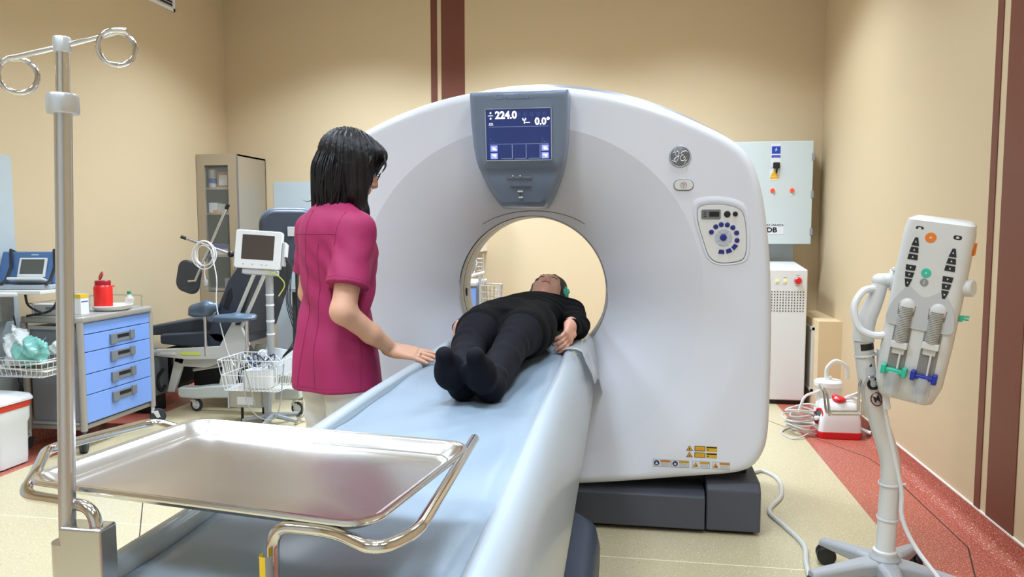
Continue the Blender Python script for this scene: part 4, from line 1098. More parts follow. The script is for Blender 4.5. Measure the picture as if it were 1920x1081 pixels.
MB().lathe([(.028, 0), (.030, .005), (.030, .030), (.012, .055), (.010, .062)], m, 20).build('bottle_body', glassy('clear_plastic', 'DCE4E6', .38, .1), t)
MB().lathe([(.013, .060), (.013, .076), (.011, .078)], m, 16).build('cap', mat('cap_green', '1E8A5C', .4), t)
for i, (x, y, r, h) in enumerate(((-3.45, 4.24, .036, .13), (-3.50, 4.32, .040, .10))):
    o = MB().lathe([(r*.8, 0), (r, h), (r*1.05, h), (r*1.0, h-.004), (r*.78, .004)], T(x, y, zt), 24).build('plastic_cup', glassy('cup_plastic', 'DDE2E4', .35, .12), None); tag(setorigin(o, (x, y, zt)), ('tall clear plastic cup left of the red sharps container', 'shorter wider clear plastic cup close behind the taller one')[i], 'cup', 'clear cups on the blue drawer cart')
t = thing('medicine_box', 'white medicine box with yellow top just right of the steel pole', 'box', (-3.36, 4.14, zt))
MB().box(-3.40, -3.34, 4.09, 4.16, zt, zt+.10).build('carton', mat('carton_white', 'E2E2E0', .5), t, bevel=.001); MB().box(-3.401, -3.339, 4.089, 4.161, zt+.10, zt+.125).build('yellow_top', mat('carton_yellow', 'D9B63A', .5), t); MB().box(-3.3395, -3.3392, 4.095, 4.155, zt+.075, zt+.082).build('blue_band', mat('carton_blue', '5662A8', .5), t)
t = thing('paper_box', 'flat white carton held in the wire rail at the cart\'s near end', 'box', (-3.53, 4.07, zt))
MB().box(-3.63, -3.44, 4.03, 4.12, zt, zt+.065).build('carton', M_stk, t, bevel=.001); MB().box(-3.53, -3.46, 4.028, 4.0299, zt+.035, zt+.050).build('printed_label', mat('print_blue', '8C96B4', .6), t)
# wire side basket on the near side
bs = thing('wire_basket', 'white wire side basket full of bags and papers on the cart\'s near side', 'basket', (-3.50, 3.88, .55))
def wire_basket(par, x0, x1, y0, y1, z0, z1, nx, ny, nz, r=.002, m=M_white, flare=.02, nm='wire_frame'):
    l = MB()
    def rim(z, f): 
        return [(x0-f, y0-f, z), (x1+f, y0-f, z), (x1+f, y1+f, z), (x0-f, y1+f, z)]
    for k in range(nz+1):
        z = z0+(z1-z0)*k/nz; f = flare*k/nz; P = rim(z, f); l.tube(P+[P[0]], r*(1.5 if k == nz else 1), 6)
    for k in range(nx+1):
        x = x0+(x1-x0)*k/nx; xx = (x0-flare)+(x1-x0+2*flare)*k/nx
        l.tube([(xx, y0-flare, z1), (x, y0, z0), (x, y1, z0), (xx, y1+flare, z1)], r, 5)
    for k in range(ny+1):
        y = y0+(y1-y0)*k/ny; yy = (y0-flare)+(y1-y0+2*flare)*k/ny
        l.tube([(x0-flare, yy, z1), (x0, y, z0), (x1, y, z0), (x1+flare, yy, z1)], r, 5)
    return l.build(nm, m, par)
wire_basket(bs, -3.63, -3.34, 3.76, 3.95, .50, .60, 9, 5, 2, .0018)
l = MB(); l.tube([(-3.6, 3.97, .60), (-3.6, 3.985, .64), (-3.6, 4.0, .62)], .003, 6); l.tube([(-3.38, 3.97, .60), (-3.38, 3.985, .64), (-3.38, 4.0, .62)], .003, 6); l.build('hook', M_white, bs)
def bag(name, c, r, m, label, catg, seed, amp=.03, parent=None):
    S = SDF(np.array(c)-max(r)*1.7, np.array(c)+max(r)*1.7, .008); S.ell(c, r, None, 0)
    g = np.random.default_rng(seed); ph = g.uniform(0, 6, 8)
    def f(P):
        q = P-np.array(c); return amp*(.6*np.abs(np.sin(q[..., 0]*30+q[..., 2]*22+ph[0]))+.5*np.abs(np.sin(q[..., 1]*34-q[..., 2]*28+ph[1]))+.35*np.abs(np.sin(q[..., 2]*60+q[..., 0]*41+ph[2]))+.25*np.abs(np.sin(q[..., 0]*95-q[..., 1]*68+ph[3]))-.7)*1.0
    S.disp(f); o = S.build(name, m, None, 1); tag(setorigin(o, (c[0], c[1], c[2]-r[2])), label, catg); return o
bag('plastic_bag', (-3.56, 3.84, .655), (.095, .075, .125), glassy('bag_white', 'E6ECEC', .85, .3), 'crumpled white plastic bag piled in the cart\'s side basket', 'bag', 3, .05)
bag('plastic_bag', (-3.47, 3.83, .64), (.13, .07, .095), glassy('bag_teal', '7FC4BA', .75, .2), 'crumpled translucent teal bag in the cart\'s side basket', 'bag', 5, .05)
bag('plastic_bag', (-3.37, 3.92, .655), (.055, .05, .05), glassy('bag_clear', 'E8E8E6', .85, .3), 'small crumpled clear wrapper right of the pole, by the blue drawers', 'wrapper', 8)
for i, (z, a) in enumerate(((.535, 5), (.565, -6))):
    o = MB().box(-.19, .15, -.07, .07, -.004, .004, T(-3.50, 3.855, z) @ rotz(R_(a)) @ roty(R_(a*.8))).build('paper_packet', mat('paper_cream', 'DCD8CE', .6), None, bevel=.003); tag(setorigin(o, (-3.50, 3.855, z)), ('flat cream paper packet lowest in the side basket', 'cream paper packet poking out under the teal bag')[i], 'packet', 'paper packets in the side basket')
# --- portable monitor on a shelf bracket at the left wall
df = thing('ecg_machine', 'blue portable ECG machine with grey screen and black straps', 'ecg machine', (-3.58, 3.95, 1.0))
M_dblue = mat('device_blue', '4E6F9E', .4); M_dwhite = mat('device_white', 'DADCDC', .4)
m = T(-3.58, 3.95, 1.0) @ rotz(R_(8))
MB().prism(rrect(.40, .22, .05, 5), 0, .025, m).build('base_tray', mat('device_grey', 'A9B0B6', .4), df, bevel=.004)
mm = m @ T(0, -.01, .03) @ rotx(R_(-18))
MB().box(-.185, .165, .0, .09, 0, .20, mm).build('case', M_dblue, df, bevel=.012)
sc = MB().box(-.055, .115, -.010, .0, .035, .155, mm).build('screen_frame', M_dwhite, df, bevel=.004)
MB().box(-.040, .100, -.0115, -.0095, .055, .145, mm).build('display', mat('display_grey', '55564F', .3), sc)
MB().box(-.05, .16, -.10, -.01, -.002, .012, mm).build('keyboard', M_dwhite, df, bevel=.003)
MB().box(.008, .052, -.0008, .0002, .174, .179, mm).build('printed_mark', mat('print_light', 'C6D2E0', .5), df)
l = MB()
for x in (-.115, .150): l = MB(); l.tube([(mm @ Vector((x, .10, .02))), (mm @ Vector((x-.01, .10, .205))), (mm @ Vector((x-.005, -.004, .205))), (mm @ Vector((x+.02, -.012, .10))), (mm @ Vector((x+.035, -.06, .0))), (mm @ Vector((x+.04, -.10, -.03)))], .010, 6); l.build('strap', M_black, df)
sh = thing('wall_shelf_arm', 'white narrow shelf arm under the blue ECG machine by the left wall', 'shelf', (-3.6, 3.93, .9))
MB().box(-3.76, -3.36, 3.80, 4.03, .975, .998).build('shelf', mat('shelf_white', 'D6D6D2', .4), sh, bevel=.005)
l = MB(); l.box(-3.76, -3.70, 3.88, 3.98, .80, .975); l.build('bracket', M_mgrey, sh, bevel=.004)
l = MB(); l.tube([(-3.40, 4.0, .975), (-3.41, 3.99, .93), (-3.46, 3.98, .86), (-3.60, 3.96, .83)], .008, 6, smooth=4); l.tube([(-3.55, 3.9, .975), (-3.53, 3.9, .90), (-3.45, 3.92, .85)], .007, 6, smooth=4); l.build('hanging_cable', M_black, sh)
tp = thing('torch', 'white cylindrical torch with red end lying on the shelf arm at the far left', 'torch', (-3.60, 3.76, .99))
l = MB(); l.M = T(-3.66, 3.76, .975) @ rotz(R_(-78)) @ rotx(pi/2); l.lathe([(.010, -.16), (.013, -.15), (.014, -.02), (.030, .02), (.034, .03), (.034, .05), (.028, .053)]); l.build('barrel', M_dwhite, tp)
l = MB(); l.M = T(-3.66, 3.76, .975) @ rotz(R_(-78)) @ rotx(pi/2); l.lathe([(.018, .053), (.020, .075), (.012, .082), (.001, .083)]); l.build('red_cap', mat('cap_red', 'D02626', .35), tp)
lw = thing('power_cable', 'black cable with plug hanging against the wall left of the cart', 'cable', (-3.70, 4.0, .32))
l = MB(); l.tube([(-3.70, 3.97, .83), (-3.68, 3.98, .62), (-3.69, 3.97, .46), (-3.685, 3.98, .40)], .004, 6, smooth=4); l.build('cord', M_black, lw)
l = MB(); l.lathe([(.006, .0), (.010, -.02), (.016, -.035), (.014, -.055), (.002, -.056)], T(-3.685, 3.98, .40), 10); l.cyl((-3.692, 3.98, .345), (-3.692, 3.98, .32), .0025, n=6); l.cyl((-3.678, 3.98, .345), (-3.678, 3.98, .32), .0025, n=6); l.build('plug', M_black, lw)

# --- waste bin
bn = thing('waste_bin', 'white pedal waste bin with red bag edge under its lid, far left', 'bin', (-3.585, 3.66, 0))
b0 = T(-3.585, 3.66, 0) @ Matrix.Diagonal((1, 1, .93, 1))
def binr(s_, z, w=.30, d=.26): return [tuple(b0 @ Vector((x*s_, y*s_, z))) for x, y in rrect(w, d, .04, 5)]
M_binw = mat('bin_white', 'D9DADA', .38)
MB().rings([binr(.88, .01), binr(.90, .05), binr(.93, .26), binr(.99, .29), binr(1.0, .36)]).build('bin_body', M_binw, bn, smooth=30)
MB().rings([binr(1.0, .36), binr(1.025, .362), binr(1.03, .395), binr(1.0, .40)]).build('bin_bag', mat('bag_red', 'D23A22', .45, bump=.3, bscale=30), bn)
MB().rings([binr(1.0, .40), binr(1.10, .402), binr(1.10, .415), binr(1.02, .435), binr(.7, .452)]).build('lid', M_binw, bn, smooth=30)
MB().box(-3.625, -3.545, 3.64, 3.652, .4195, .4215).build('lid_slot', M_mgrey, bn)
MB().box(-3.625, -3.465, 3.465, 3.56, .015, .045).build('pedal', M_black, bn, bevel=.005)

# --- steel cabinet
kb = thing('supply_cabinet', 'tall brushed steel cabinet with a glass door in the back left corner', 'cabinet', (-3.56, 6.30, 0))
M_cab = steel('cabinet_steel', 'B5AA97', .42, (1, 1, 30), .06); M_cab.node_tree.nodes['Principled BSDF'].inputs['Metallic'].default_value = .55
kx0, kx1, ky0, ky1, kz = -3.755, -3.375, 6.07, 6.565, 2.0
l = MB(); l.box(kx0, kx0+.012, ky0, ky1, 0, kz); l.build('side_panel', M_cab, kb)
l = MB(); l.box(kx1-.012, kx1, ky0, ky1, 0, kz); l.build('side_panel', M_cab, kb)
MB().box(kx0, kx1, ky1-.01, ky1, 0, kz).build('back_panel', mat('cab_back', '6A6255', .5, metal=.4), kb)
MB().box(kx0, kx1, ky0, ky1, kz-.015, kz).build('top_panel', M_cab, kb); MB().box(kx0, kx1, ky0, ky1, .02, .06).build('bottom_panel', M_cab, kb)
for z in (.83, 1.13, 1.50, 1.72): MB().box(kx0+.012, kx1-.012, ky0+.03, ky1-.01, z-.02, z).build('shelf', M_cab, kb)
d = MB(); d.box(kx0, kx0+.075, ky0-.02, ky0, .02, kz); d.box(kx1-.085, kx1-.004, ky0-.02, ky0, .02, kz); d.box(kx0+.075, kx1-.085, ky0-.02, ky0, 1.905, kz); d.box(kx0+.075, kx1-.085, ky0-.02, ky0, .02, .80)
dr = d.build('door', M_cab, kb)
MB().box(kx0+.075, kx1-.085, ky0-.012, ky0-.008, .80, 1.905).build('door_glass', glassy('cabinet_glass', 'BFC4BE', .12, .03), dr)
l = MB(); l.box(kx1-.060, kx1-.045, ky0-.035, ky0-.02, 1.0, 1.12); l.build('door_handle', M_steel, dr, bevel=.003)
MB().box(kx1-.004, kx1, ky0-.021, ky0+.001, .02, kz).build('edge_strip', M_linegrey, dr)
# things in the cabinet
def carton(name, x0, x1, y0, y1, z0, h, m, label, catg='box', strip=None, grp=None):
    o = thing(name, label, catg, ((x0+x1)/2, (y0+y1)/2, z0), 0, grp)
    MB().box(x0, x1, y0, y1, z0, z0+h).build('carton', m, o, bevel=.0015)
    if strip: MB().box(x0+(x1-x0)*strip[1], x0+(x1-x0)*strip[2], y0-.001, y0, z0+h*strip[3], z0+h*strip[4]).build('printed_label', strip[0], o)
    return o
pr = thing('wipe_canister', 'white and blue round wipe canister on the cabinet\'s top shelf', 'canister', (-3.66, 6.15, 1.72))
MB().lathe([(.034, 0), (.036, .003), (.036, .15), (.034, .154), (.001, .155)], T(-3.66, 6.15, 1.7201), 24).build('canister', M_stk, pr); MB().lathe([(.0364, .035), (.0364, .078)], T(-3.66, 6.15, 1.7201), 24, False, False).build('blue_band', mat('can_blue', '2B56B4', .4), pr)
carton('cardboard_box', -3.605, -3.49, 6.12, 6.24, 1.7201, .135, mat('cardboard', '9C7044', .7), 'brown cardboard box with white label on the cabinet\'s top shelf', strip=(M_stk, .15, .85, .12, .78))
carton('medicine_box', -3.69, -3.61, 6.12, 6.2, 1.5001, .085, M_stk, 'white box with orange corner on the cabinet\'s second shelf', strip=(M_ora, .5, 1, 0, .25))
carton('medicine_box', -3.605, -3.515, 6.12, 6.2, 1.5001, .075, mat('box_grey', 'B9BCB8', .5), 'pale grey box in the middle of the cabinet\'s second shelf', strip=(mat('box_green', '4C7A58', .5), .7, 1, 0, .2))
carton('medicine_box', -3.51, -3.47, 6.12, 6.2, 1.5001, .055, M_stk, 'smallest white box at the right end of the second shelf', strip=(M_txt, .3, .6, .4, .8))
carton('glove_box', -3.69, -3.52, 6.12, 6.24, 1.1301, .09, M_stk, 'white and violet glove box on the cabinet\'s third shelf', strip=(mat('violet_print', '4A4C9A', .5), 0, 1, .55, 1))
carton('glass_jar_box', -3.56, -3.48, 6.12, 6.2, .8301, .09, mat('box_bluegrey', '8C9AA4', .5), 'blue-grey box low in the cabinet below the glove box')

# --- examination chair
ex = thing('examination_chair', 'dark blue reclining gynaecological examination chair on a white wheeled base', 'examination chair', (-3.0, 5.35, 0))
M_up = mat('upholstery_navy', '343B47', .5, bump=.03, bscale=80, coat=.08); M_frame = mat('frame_white', 'C9C8C2', .4); M_side = M_frame
M_cushb = mat('upholstery_blue', '4B5D6F', .4, coat=.2)
def slab(par, nm, P, y0, y1, m, bev=.02): return MB().prism(P, 0, y1-y0, T(0, y1, 0) @ FACE).build(nm, m, par, bevel=bev, seg=4)
ya, yb_ = 5.02, 5.62
slab(ex, 'leg_cushion', [(-3.60, .555), (-3.595, .625), (-3.15, .70), (-3.02, .665), (-3.02, .585)], ya+.04, yb_-.04, M_up, .018)
slab(ex, 'seat', [(-3.46, .50), (-3.46, .575), (-2.98, .61), (-2.86, .56), (-2.84, .50), (-3.02, .47)], ya, yb_, M_up, .02)
slab(ex, 'backrest', [(-3.02, .52), (-3.08, .58), (-2.90, .98), (-2.74, 1.19), (-2.62, 1.17), (-2.66, 1.05), (-2.82, .60), (-2.92, .50)], ya, yb_, M_up, .02)
slab(ex, 'backrest_opening', [(-2.94, .78), (-2.90, .90), (-2.87, .93), (-2.86, .86), (-2.90, .76)], ya-.004, ya+.02, M_black, .004)
# head part facing the room
S = SDF((-2.85, 5.0, 1.05), (-2.2, 5.75, 1.60), .01)
hm = roty(R_(12)) @ rotz(0)
l = MB(); l.prism([(x, z) for x, z in rrect(.42, .40, .12, 8)], -.04, .04, T(-2.55, 5.30, 1.30) @ rotz(R_(28)) @ FACE); l.build('headrest', M_up, ex, bevel=.03, seg=4)
l = MB(); l.prism([(x, z) for x, z in rrect(.44, .42, .13, 8)], -.022, .022, T(-2.565, 5.34, 1.305) @ rotz(R_(28)) @ FACE); l.build('headrest_back', M_cushb, ex, bevel=.02, seg=4)
l = MB(); l.box(-.03, .03, -.047, -.04, .05, .12, T(-2.53, 5.30, 1.25) @ rotz(R_(28))); l.build('buckle', M_grey, ex, bevel=.002)
l = MB(); l.prism([(x, z) for x, z in rrect(.26, .62, .05, 6)], -.03, .03, T(-2.42, 5.42, .90) @ rotz(R_(28)) @ FACE); l.build('rear_panel', mat('black_panel', '2B2D31', .5), ex, bevel=.012)
# frame rails beside the backrest
l = MB()
for dx in (0, .07): l.tube([(-2.90+dx, 4.985, .55), (-2.62+dx*1.2, 4.985, 1.14)], .014, 10)
l.tube([(-3.45, 4.985, .455), (-2.92, 4.985, .485), (-2.80, 4.985, .56)], .016, 10); l.build('side_frame', M_frame, ex)
MB().prism([(-3.46, .42), (-3.46, .465), (-2.95, .505), (-2.86, .66), (-2.78, .66), (-2.72, .52), (-2.80, .42), (-3.2, .40)], 0, .03, T(0, 5.0, 0) @ FACE).build('seat_frame', M_frame, ex, bevel=.005)
l = MB(); l.box(-3.42, -3.30, 4.965, 4.972, .432, .452); l.build('white_label', M_stk, ex)
l = MB(); l.box(-3.26, -3.10, 4.965, 4.972, .436, .456); l.build('yellow_label', mat('label_yellowgreen', 'CFE060', .5), ex)
for (P, nm) in (([(-3.42, .14), (-3.36, .14), (-3.26, .42), (-3.34, .42)], 'lift_arm'), ([(-3.36, .34), (-3.36, .41), (-3.0, .45), (-2.95, .38), (-3.1, .33)], 'lift_plate'), ([(-3.02, .12), (-2.90, .12), (-2.82, .44), (-2.94, .44)], 'lift_arm')):
    for y in (5.06, 5.50): MB().prism(P, 0, .03, T(0, y, 0) @ FACE).build(nm, M_frame, ex, bevel=.004)
l = MB(); l.tube([(-3.24, 5.10, .30), (-2.80, 5.08, .38)], .013, 10); l.build('push_rod', M_frame, ex)
MB().box(-3.30, -2.85, 5.18, 5.46, .14, .34).build('motor_box', M_black, ex, bevel=.02)
l = MB(); l.prism([(-3.50, .45), (-3.62, .42), (-3.64, .14), (-3.52, .10), (-3.44, .14)], 0, .30, T(0, 5.50, 0) @ FACE); l.build('foot_section', mat('foot_black', '202226', .5), ex, bevel=.02)
l = MB(); l.tube([(-3.42, 5.0, .32), (-3.46, 4.98, .24), (-3.43, 4.98, .16), (-3.40, 4.99, .20)], .014, 8, smooth=4); l.build('lever', M_black, ex)
# base beams
def beam(x0, x1, y): MB().prism([(x0, .105), (x0-.02, .13), (x0-.01, .185), (x0+.12, .185), (x0+.22, .20), (x0+.40, .215), (x1, .21), (x1, .13), (x0+.45, .12), (x0+.25, .11), (x0+.14, .10)], 0, .10, T(0, y, 0) @ FACE).build('base_beam', mat('beam_white', 'C4C9C6', .4), ex, bevel=.015)
beam(-3.30, -2.35, 5.10); beam(-3.30, -2.35, 5.60)
for (x, y) in ((-3.22, 5.05), (-3.22, 5.55), (-2.42, 5.05), (-2.42, 5.55)): caster(ex, x, y, R_(-10), .05, 0, M_wheel, stem=.11)
# armrests
S = SDF((-3.22, 4.88, .70), (-2.92, 5.12, .86), .006); S.chain([(-3.14, 4.98, .765), (-3.04, 4.98, .785), (-2.99, 4.99, .79)], [.045, .052, .035], .02); S.ell((-3.10, 4.98, .735), (.09, .055, .018), None, .02); S.build('armrest', M_cushb, ex)
l = MB(); l.cyl((-3.06, 4.98, .43), (-3.06, 4.98, .73), .013); l.build('armrest_post', M_chrome, ex)
S = SDF((-3.0, 4.74, .64), (-2.5, 5.1, .80), .008); S.chain([(-2.92, 4.90, .715), (-2.78, 4.92, .725), (-2.66, 4.95, .73)], [.028, .032, .022], .02); S.ell((-2.80, 4.92, .72), (.16, .06, .022), None, .02); S.build('armrest', M_cushb, ex)
l = MB(); l.cyl((-2.72, 4.95, .45), (-2.72, 4.95, .71), .013); l.build('armrest_post', M_chrome, ex)
S = SDF((-2.72, 4.85, .36), (-2.45, 5.1, .54), .006); S.cap((-2.62, 4.98, .455), (-2.52, 4.98, .44), .035, .038, 0); S.build('roller', M_frame, ex)
# leg holder: round pad on crossed rods
l = MB(); l.prism([(x, z) for x, z in rrect(.21, .235, .07, 6)], -.02, .02, T(-3.19, 5.0, 1.005) @ rotz(R_(-14)) @ roty(R_(14)) @ FACE); l.build('leg_support_pad', M_up, ex, bevel=.014, seg=4)
l = MB(); l.tube([(-3.165, 4.955, .975), (-3.10, 4.95, .98)], .012, 8); l.tube([(-3.11, 4.95, .975), (-2.89, 5.02, 1.50)], .0115, 10); l.tube([(-3.20, 5.0, 1.285), (-2.72, 5.14, 1.10)], .011, 10); l.build('support_rod', M_steel, ex)
l = MB(); l.cyl((-2.893, 5.02, 1.495), (-2.878, 5.025, 1.53), .014, n=10); l.cyl((-3.20, 5.0, 1.285), (-3.235, 4.99, 1.298), .013, n=10); l.sphere((-2.90, 5.08, 1.17), .025, 10); l.build('rod_cap', M_black, ex)
cl_ = thing('cable_coil', 'coil of white mains cable with plug hanging on the chair\'s crossed rods', 'cable', (-3.05, 4.97, 1.0))
l = MB()
for k in range(5):
    a0 = k*.5; rr = .065+.012*sin(k*2.1)
    l.tube([(-3.035+rr*1.15*cos(t)+.008*sin(k*3), 4.955+.012*sin(t*2+k), 1.20+(rr*1.35)*sin(t)-.03+.01*cos(k*2)) for t in np.linspace(a0, a0+2*pi, 26, endpoint=False)], .004, 6, True)
l.tube([(-3.03, 4.95, 1.12), (-3.035, 4.95, 1.04), (-3.03, 4.95, .99)], .004, 6)
l.tube([(-2.98, 4.95, 1.20), (-2.93, 4.93, 1.0), (-2.93, 4.92, .80), (-2.85, 4.90, .50), (-2.74, 4.80, .40)], .004, 6, smooth=5); l.build('cord', M_white, cl_)
l = MB(); l.lathe([(.008, .04), (.016, .03), (.018, 0), (.014, -.012), (.002, -.013)], T(-3.03, 4.95, .955), 12); l.cyl((-3.038, 4.95, .945), (-3.038, 4.95, .92), .003, n=6); l.cyl((-3.022, 4.95, .945), (-3.022, 4.95, .92), .003, n=6); l.build('plug', mat('plug_grey', 'A9A9A8', .4), cl_)

# --- patient monitor on stand
mo = thing('monitor_stand', 'white vital signs monitor on a rolling pole beside the examination chair', 'patient monitor', (-2.46, 4.72, 0))
mf = T(-2.47, 4.68, 1.215) @ rotz(R_(14)) @ rotx(R_(-7)) @ roty(R_(4))
MB().prism(rrect(.305, .255, .018, 4), 0, .055, mf @ T(0, .04, 0) @ FACE).build('monitor', M_white, mo, bevel=.006)
MB().prism(rrect(.21, .165, .004, 2), -.001, .0005, mf @ T(-.002, -.0155, .014) @ FACE).build('monitor_screen', mat('dark_screen', '4A403C', .25), mo)
l = MB(); l.box(.155, .175, -.01, .05, -.10, .06, mf); l.build('side_module', M_grey, mo, bevel=.004)
l = MB()
for x in (-.09, -.03, .03, .06): l.lathe([(.006, 0), (.006, .002), (.001, .002)], mf @ T(x, -.015, -.102) @ FACE, 10)
l.build('key', M_grey, mo)
l = MB(); l.box(-.10, .12, -.0, .12, -.165, -.13, mf); l.build('mount_plate', M_grey, mo, bevel=.006)
l = MB(); l.cyl((-2.44, 4.76, .30), (-2.44, 4.76, 1.07), .026, n=20); l.build('pole', mat('pole_grey', 'AFB4B8', .3, metal=.5), mo)
l = MB()
for z in (.63, .72, .83, .90): l.cyl((-2.44, 4.76, z), (-2.44, 4.76, z+.012), .0285, n=20)
l.build('pole_clip', M_white, mo)
wire_basket(mo, -2.70, -2.32, 4.60, 4.88, .27, .48, 14, 8, 2, .0022, M_white, .03, 'basket')
l = MB(); l.prism([(-.016, 0), (.016, 0), (.024, .23), (-.024, .23)], -.02, .02, T(-2.455, 4.72, .03) @ FACE); l.build('foot_column', M_mgrey, mo, bevel=.006)
l = MB()
for a in (60, 132, 204, 276, 348):
    l.tube([(-2.44, 4.76, .07), (-2.44+.20*cos(R_(a)), 4.76+.20*sin(R_(a)), .045)], [.02, .013], 8)
l.build('star_base', M_mgrey, mo)
l = MB(); l.tube([(-2.66, 4.58, .50), (-2.55, 4.56, .47), (-2.48, 4.55, .28), (-2.46, 4.56, .18)], .004, 6, smooth=5)
l.tube([(-2.56, 4.60, .40), (-2.52, 4.56, .20), (-2.40, 4.54, .10), (-2.30, 4.56, .14), (-2.27, 4.60, .46)], .004, 6, smooth=6); l.build('loose_cable', mat('cable_grey', '9C9C9A', .5), mo)
l = MB()
for k in range(4): l.tube([tuple(mf @ Vector((.165, .02, .03-.03*k))), tuple(mf @ Vector((.19+.01*k, .0, -.10))), (-2.29+.01*k, 4.70, .85), (-2.25+.015*k, 4.72, .62), (-2.36, 4.72, .46)], .0035, 6, smooth=6)
l.build('lead', M_black, mo)
l = MB(); l.tube([tuple(mf @ Vector((.05, .0, -.14))), tuple(mf @ Vector((.13, .0, -.16))), (-2.31, 4.72, .98), (-2.36, 4.73, .90)], .004, 6, smooth=5); l.build('yellow_lead', mat('lead_yellow', 'C8D060', .5), mo)
l = MB(); l.box(.14, .155, -.015, .05, -.02, .07, mf @ T(.03, 0, -.02)); l.build('connector_block', M_white, mo, bevel=.004)
carton('supply_box', -2.60, -2.42, 4.66, 4.80, .275, .12, M_stk, 'white box standing tilted in the monitor stand\'s wire basket')
o = MB().box(-.11, .11, -.015, .015, -.09, .09, T(-2.42, 4.84, .43) @ roty(R_(8)) @ rotx(R_(-15))).build('manual_folder', mat('folder_white', 'D6DADD', .5), None, bevel=.003); tag(setorigin(o, (-2.42, 4.84, .33)), 'white folder with blue corner leaning at the basket\'s back', 'folder')
l = MB()
g_ = np.random.default_rng(11)
for k in range(9):
    c = g_.uniform(-1, 1, 3)*np.array((.11, .07, .02))+np.array((-2.50, 4.72, .46)); rr = .05+.04*g_.random()
    l.tube([(c[0]+rr*cos(t), c[1]+rr*.6*sin(t), c[2]+.035*sin(t*2+k)+.015*cos(3*t)) for t in np.linspace(0, 2*pi, 22, endpoint=False)], .0032, 5, True)
o = l.build('coiled_tubing', mat('tubing_clear', 'C9CFD3', .3), None); tag(setorigin(o, (-2.50, 4.72, .43)), 'loops of pale tubing and leads heaped on top of the basket', 'tubing'); 
l = MB()
for k in range(3):
    c = g_.uniform(-1, 1, 3)*np.array((.07, .05, .01))+np.array((-2.45, 4.69, .47)); l.tube([(c[0]+.06*cos(t), c[1]+.035*sin(t), c[2]+.03*sin(t*2+k)) for t in np.linspace(0, 5, 18)], .0045, 6)
o = l.build('cuff_cable', mat('cable_navy', '1E2450', .45), None); tag(setorigin(o, (-2.45, 4.69, .45)), 'dark navy cable twisted over the pale tubing in the basket', 'cable')
bx_ = thing('control_box', 'small beige box with white label hanging below the wire basket', 'box', (-2.62, 4.76, .12))
MB().box(-2.74, -2.50, 4.72, 4.92, .125, .245).build('case', mat('box_taupe', 'A8A294', .5), bx_, bevel=.004); MB().box(-2.68, -2.56, 4.7185, 4.7195, .145, .20).build('printed_label', M_stk, bx_); MB().box(-2.745, -2.735, 4.71, 4.93, .12, .25).build('end_plate', M_grey, bx_)
l = MB(); l.cyl((-2.70, 4.82, 0.0), (-2.70, 4.82, .125), .01, n=8); l.cyl((-2.54, 4.82, 0.0), (-2.54, 4.82, .125), .01, n=8); l.build('foot', M_black, bx_)
# grey pedal bin beside the cart, behind the chair
gb = thing('grey_bin', 'narrow grey bin tucked between the blue drawer cart and examination chair', 'bin', (-3.62, 5.0, 0))
MB().box(-3.72, -3.46, 4.90, 5.12, .12, .42).build('bin_body', mat('bin_grey', '6F747C', .5), gb, bevel=.01); MB().box(-3.73, -3.45, 4.89, 5.13, .42, .455).build('lid', mat('bin_lid_grey', '8A8F96', .5), gb, bevel=.008); MB().box(-3.70, -3.48, 4.92, 5.10, 0, .12).build('foot', M_black, gb)
# drip stand with thin cable behind the nurse
dp = thing('drip_stand', 'thin chrome drip stand rising between the monitor and the standing person', 'drip stand', (-2.25, 4.88, 0))
l = MB(); l.cyl((-2.27, 4.88, .03), (-2.235, 4.87, 1.02), .008, n=10); l.build('pole', M_chrome, dp)
l = MB()
for a in (20, 140, 260): l.tube([(-2.27, 4.88, .05), (-2.27+.10*cos(R_(a)), 4.88+.10*sin(R_(a)), .012)], .01, 8)
l.build('base', M_chrome, dp)
# dark rack behind
rk = thing('equipment_rack', 'dark equipment rack with grey shelf against the back wall behind the chair', 'rack', (-2.62, 6.4, 0))
MB().box(-2.98, -2.25, 6.22, 6.55, 0, .80).build('cabinet_body', mat('rack_dark', '35332F', .6), rk, bevel=.01); MB().box(-2.98, -2.25, 6.18, 6.55, .80, .83).build('top', M_mgrey, rk)
MB().box(-2.70, -2.28, 6.15, 6.21, .52, .56).build('rail', M_grey, rk, bevel=.01)

# ============================================================ THINGS SEEN THROUGH THE BORE
wc = thing('wall_cupboard', 'small cream wall cupboard seen through the scanner ring, upper left', 'cupboard', (-1.30, 6.4, 1.18))
MB().box(-1.60, -1.275, 6.30, 6.57, 1.16, 1.75).build('cupboard_body', mat('cupboard_cream', 'E4E0D2', .45), wc, bevel=.004); MB().box(-1.595, -1.29, 6.285, 6.30, 1.165, 1.745).build('door', mat('cupboard_door', 'E8E6DC', .45), wc, bevel=.003)
rc_ = thing('anaesthesia_cart', 'blue drawer trolley with steel rail seen through the scanner ring', 'trolley', (-1.45, 5.75, 0))
MB().box(-1.60, -1.155, 5.55, 5.95, .12, .92).build('body', M_cartg, rc_, bevel=.006)
for i in range(5): 
    d = MB().box(-1.59, -1.165, 5.535, 5.55, .14+i*.155, .285+i*.155).build('drawer', M_blue, rc_, bevel=.003)
    MB().box(-1.50, -1.34, 5.52, 5.535, .24+i*.155, .26+i*.155).build('handle', M_hgrey, d)
MB().box(-1.62, -1.16, 5.53, 5.97, .92, .95).build('top', M_grey, rc_, bevel=.008)
l = MB(); l.cyl((-1.135, 5.55, .12), (-1.135, 5.55, 1.0), .014, n=12); l.tube([(-1.60, 5.50, .985), (-1.25, 5.49, .99), (-1.09, 5.50, 1.03)], .013, 8); l.build('rail', M_alu, rc_)
